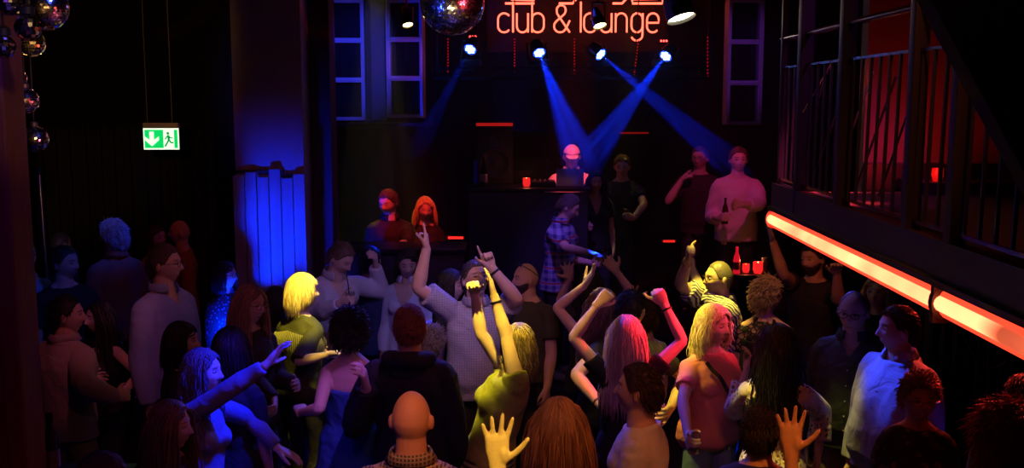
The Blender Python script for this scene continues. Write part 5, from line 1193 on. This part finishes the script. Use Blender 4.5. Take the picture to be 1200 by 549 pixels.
# ------------------------------------------------------------------ lights
w = bpy.data.worlds.new('world'); S.world = w; w.use_nodes = True
w.node_tree.nodes['Background'].inputs[0].default_value = (.25, .12, .4, 1); w.node_tree.nodes['Background'].inputs[1].default_value = .002
def spot(name, pos, tgt, col, en, ang, blend=.4, r=.03, gobo=None):
    l = bpy.data.lights.new(name, 'SPOT'); l.energy = en; l.color = col; l.spot_size = math.radians(ang); l.spot_blend = blend; l.shadow_soft_size = r
    o = bpy.data.objects.new(name, l); C.objects.link(o); o.location = tuple(pos)
    o.rotation_euler = (Vector(tgt)-Vector(pos)).to_track_quat('-Z', 'Y').to_euler()
    if gobo:
        l.use_nodes = True; nt = l.node_tree; em = nt.nodes['Emission']; tc = nt.nodes.new('ShaderNodeTexCoord'); v = nt.nodes.new('ShaderNodeTexVoronoi'); v.inputs['Scale'].default_value = gobo
        nt.links.new(tc.outputs['Normal'], v.inputs[0]); mr = nt.nodes.new('ShaderNodeMapRange'); nt.links.new(v.outputs['Distance'], mr.inputs[0]); mr.inputs[1].default_value = .15; mr.inputs[2].default_value = .55; mr.inputs[3].default_value = 1.9; mr.inputs[4].default_value = .12
        nt.links.new(mr.outputs[0], em.inputs['Strength'])
    return o
def area(name, pos, tgt, col, en, size):
    l = bpy.data.lights.new(name, 'AREA'); l.energy = en; l.color = col; l.size = size
    o = bpy.data.objects.new(name, l); C.objects.link(o); o.location = tuple(pos); o.rotation_euler = (Vector(tgt)-Vector(pos)).to_track_quat('-Z', 'Y').to_euler(); return o
BLU = (.01, .04, 1.0); YL = (1.0, .66, .06); RED_ = (1.0, .03, .02); MAG = (1.0, .05, .22); PUR = (.35, .06, 1.0); ORG = (1.0, .30, .06)
for i, (c, d, t) in enumerate(HEADS):
    spot('moving_head_beam', c+d*.02, t, (.003, .025, 1.0), (1500, 9500, 8500, 9500)[i], (8, 15, 10, 12)[i], .3, .012, gobo=26)
hz = MB().box((.87, 10.55, 2.75), (5.16, 3.3, 4.0)); hm = bpy.data.materials.new('haze'); hm.use_nodes = True; nt = hm.node_tree; nt.nodes.clear()
o_ = nt.nodes.new('ShaderNodeOutputMaterial'); vs = nt.nodes.new('ShaderNodeVolumeScatter'); vs.inputs['Density'].default_value = .022; vs.inputs['Anisotropy'].default_value = .3; vs.inputs['Color'].default_value = (1, 1, 1, 1); nt.links.new(vs.outputs[0], o_.inputs['Volume'])
ho = hz.build('haze', hm, None, False, (.87, 10.55, 2.75)); tag(ho, 'thin stage haze in which the blue beams show', 'haze', kind='stuff')
(c1, d1, t1), (c2, d2, t2), (c3, d3, t3) = PARS
YE = (1.0, .78, .07)
spot('par_zebra', c1+nrm((.25, -.27, -.93))*.04, at(840, 335, 6.8), YE, 720, 15, .6, .05)
spot('amber_lace', (.9, 5.0, 4.6), at(900, 355, 6.6), (1.0, .42, .10), 230, 9, .8, .05)
spot('par_olive', c2+nrm((.22, -.42, -.88))*.04, at(690, 350, 6.4), YE, 240, 15, .5, .03)
spot('yellow_dancers', (-.35, 4.3, 4.6), at(576, 398, 5.4), YE, 1500, 11, .7, .04)
spot('yellow_blonde', (-.7, 5.1, 4.6), at(360, 346, 6.5), YE, 2200, 8.5, .8, .04)
spot('yellow_forearm', (-.5, 4.6, 4.6), at(385, 418, 6.2), YE, 900, 5, .8, .03)
spot('yellow_dancer_arms', (-.5, 4.9, 4.6), at(676, 385, 5.6), (1.0, .58, .10), 420, 11, .7, .04)
spot('yellow_hair', (-.2, 5.6, 4.6), at(806, 378, 5.8), YE, 1500, 7.5, .8, .04)
spot('yellow_leg', (-.2, 5.0, 4.6), at(795, 500, 5.8), YE, 700, 8, .8, .04)
spot('yellow_cardigan', (.3, 4.4, 4.6), at(864, 468, 5.0), (1.0, .74, .12), 1000, 9, .7, .04)
spot('blue_cardigan', (2.0, 6.6, 2.05), at(952, 450, 5.1), (.08, .08, 1.0), 60, 26, .8, .04)
spot('pink_shirt', (1.9, 3.9, 4.3), at(842, 415, 5.7), (1.0, .10, .30), 520, 12, .7, .05)
spot('yellow_khaki', (1.2, 5.2, 4.5), at(975, 545, 5.4), YE, 420, 8, .6, .04)
spot('yellow_front', (.35, 1.7, 4.4), at(583, 500, 2.8), (1.0, .62, .08), 480, 14, .5, .04)
spot('orange_hand', (1.1, 1.9, 4.2), at(924, 465, 3.6), (1.0, .26, .04), 190, 15, .6, .05)
spot('orange_bald', (.1, 1.5, 4.3), at(482, 495, 3.9), (1.0, .24, .03), 230, 11, .6, .05)
spot('orange_hair', (.6, 2.0, 4.5), at(655, 505, 4.3), (1.0, .30, .06), 90, 16, .6, .05)
spot('blue_column', (-2.1, 7.35, .75), (cx0+.30, 8.55, 1.35), (.0, .02, 1.0), 520, 66, 1.0, .08)
spot('blue_dancer', (.5, 4.5, 4.1), at(268, 446, 4.8), (.004, .014, 1.0), 2100, 14, .6, .04)
spot('blue_left_back', (-1.95, 7.6, 3.3), at(138, 272, 8.0), (.02, .06, 1.0), 90, 16, .7, .05)
spot('blue_glasses_woman', (-1.0, 7.9, 3.0), at(268, 330, 7.9), (.02, .06, 1.0), 15, 26, .7, .05)
spot('blue_right', (-.3, 7.4, 4.2), at(1028, 405, 5.2), (.03, .07, 1.0), 1500, 8, .9, .04)
spot('violet_men', (.4, 7.0, 4.2), at(1000, 365, 5.5), (.16, .08, 1.0), 70, 16, .7, .05)
spot('blue_center', (.2, 8.4, 4.2), at(495, 385, 5.8), (.06, .06, 1.0), 520, 40, .7, .05)
spot('lilac_center', (.5, 3.6, 4.6), at(478, 345, 6.8), (.36, .28, 1.0), 230, 22, .7, .06)
spot('violet_back', (.2, 3.9, 4.5), at(402, 430, 5.2), (.50, .14, 1.0), 260, 8, .8, .05)
spot('warm_center', (-.4, 4.0, 4.6), at(560, 340, 6.4), (1.0, .38, .10), 130, 24, .8, .06)
spot('auburn_head', (.2, 3.3, 4.6), at(482, 380, 5.2), (1.0, .14, .16), 55, 9, .8, .05)
spot('end_red', (1.5, 4.6, 3.6), at(935, 335, 7.2), (1.0, .16, .07), 90, 20, .8, .05)
spot('blue_center_right', (-.6, 7.4, 4.4), at(742, 440, 5.1), (.05, .06, 1.0), 600, 22, .7, .05)
spot('red_bar', (-.9, 7.6, 4.4), at(484, 252, 9.3), RED_, 520, 17, .6, .05)
spot('pink_dj', (.6, 8.2, 4.3), at(668, 192, 10.4), (1.0, .07, .10), 620, 12, .6, .05)
spot('magenta_stage', (1.7, 7.4, 4.4), at(845, 215, 9.9), (1.0, .05, .30), 150, 24, .7, .05)
spot('violet_plaid', (.2, 7.0, 4.4), at(668, 270, 9.1), (.30, .10, 1.0), 260, 20, .7, .05)
spot('red_right', (2.6, 5.0, 3.3), at(775, 388, 5.4), (1.0, .02, .04), 1500, 11, .7, .06)
spot('red_face', (2.4, 4.6, 3.4), at(850, 385, 5.7), (1.0, .05, .10), 200, 12, .8, .05)
spot('red_low_right', (2.2, 4.6, 3.2), at(765, 490, 4.6), (1.0, .04, .05), 330, 16, .6, .06)
spot('red_curls', (2.45, 5.7, 2.08), at(1078, 445, 4.8), (1.0, .05, .03), 60, 40, .7, .05)
spot('red_corner', (2.45, 4.9, 2.08), at(1175, 490, 4.1), (1.0, .05, .03), 60, 50, .7, .05)
spot('dim_right', (.9, 1.4, 4.5), at(1060, 460, 4.8), (1.0, .20, .10), 70, 26, .8, .06)
spot('violet_right', (1.9, 3.2, 4.4), at(850, 420, 6.1), (.55, .05, .8), 50, 34, .7, .06)
spot('red_dim_left', (-1.4, 2.6, 4.5), at(130, 380, 6.6), (.9, .10, .12), 30, 56, .8, .1)
spot('rose_couple', (-1.2, 3.4, 4.4), at(105, 400, 6.1), (.8, .14, .26), 75, 16, .8, .05)
spot('rose_hair_woman', (.0, 4.2, 4.3), at(120, 390, 6.3), (.9, .22, .22), 75, 8, .8, .05)
spot('orange_glasses_man', (-.9, 4.6, 4.4), at(200, 325, 6.5), (1.0, .25, .07), 30, 9, .8, .05)
spot('blue_dim_left', (-.3, 4.4, 4.5), at(175, 350, 6.6), (.14, .10, 1.0), 26, 22, .8, .1)
spot('orange_front', (.5, .9, 4.6), (.2, 5.4, 1.4), (1.0, .26, .08), 45, 56, .8, .1)
spot('violet_front', (-1.2, .9, 4.6), (-.7, 5.8, 1.3), (.35, .08, 1.0), 42, 44, .8, .1)
spot('red_pillar', (-1.2, 1.6, 1.0), (-1.9, 3.4, 2.0), (1.0, .04, .12), 4, 80, .8, .05)
spot('red_far_left', (-2.0, 7.6, 4.0), at(205, 285, 9.4), (1.0, .06, .04), 14, 22, .8, .05)
area('balcony_red', (1.98, A[1]-.2, 2.46), (1.98, A[1]+.3, 2.75), (1.0, .03, .02), .95, .12)
spot('blue_frames', (-1.0, 8.2, 3.5), at(405, 70, 10.4), (.03, .04, 1.0), 190, 34, .8, .05)
spot('violet_frames', (-.3, 8.2, 3.5), at(478, 70, 10.4), (.40, .08, .8), 60, 14, .8, .05)
spot('olive_haze_left', at(440, -60, 10.2), at(448, 300, 9.5), (.50, .42, .02), 700, 26, .9, .03, gobo=18)
spot('olive_haze_mid', at(745, -30, 10.6), at(722, 300, 10.0), (.50, .42, .02), 350, 13, .9, .03, gobo=18)
spot('violet_frame', (2.0, 8.6, 3.4), at(872, 70, 10.6), (.3, .05, .8), 26, 34, .8, .05)
bc = at(530, 3, 7.6)  # unseen lamps added round the big ball so its tiles sparkle
for p_, c_, e_ in (((-2.2, 5.6, 2.6), (.03, .06, 1.0), 420), ((.9, 5.9, 3.2), (1.0, .05, .08), 420), ((-.5, 5.0, 2.2), (1.0, .7, .25), 300), ((.3, 9.0, 3.9), (.5, .1, 1.0), 300), ((-1.4, 6.4, 4.5), (.9, .5, .9), 200)):
    spot('added_ball_light', p_, bc, c_, e_, 12, .3, .07)
bc = at(36, 60, 5.5)  # more added lamps, only for sparkle on the left cluster
for p_, c_, e_ in (((-.9, 4.2, 4.2), (.04, .08, 1.0), 120), ((-1.6, 3.6, 2.9), (1.0, .45, .12), 110), ((-1.2, 5.2, 2.4), (1.0, .12, .2), 90)):
    spot('added_ball_light', p_, bc, c_, e_, 40, .5, .08)
bc = at(15, 35, 3.15)  # extra light added for the nearest balls at top left
for p_, c_, e_ in (((-.4, 2.0, 3.9), (1.0, .6, .25), 30), ((-.9, 1.6, 2.2), (.2, .1, 1.0), 30)):
    spot('added_ball_light', p_, bc, c_, e_, 16, .5, .06)
v = S.view_settings; v.view_transform = 'Standard'; v.look = 'None'; v.exposure = 0; v.gamma = 1; v.use_curve_mapping = False
S.cycles.use_denoising = True
S.cycles.max_bounces = 5; S.cycles.diffuse_bounces = 2; S.cycles.glossy_bounces = 3; S.cycles.transmission_bounces = 4; S.cycles.volume_bounces = 0; S.cycles.transparent_max_bounces = 12
S.cycles.sample_clamp_indirect = 3
S.cycles.caustics_reflective = False; S.cycles.caustics_refractive = False
S.cycles.use_adaptive_sampling = False
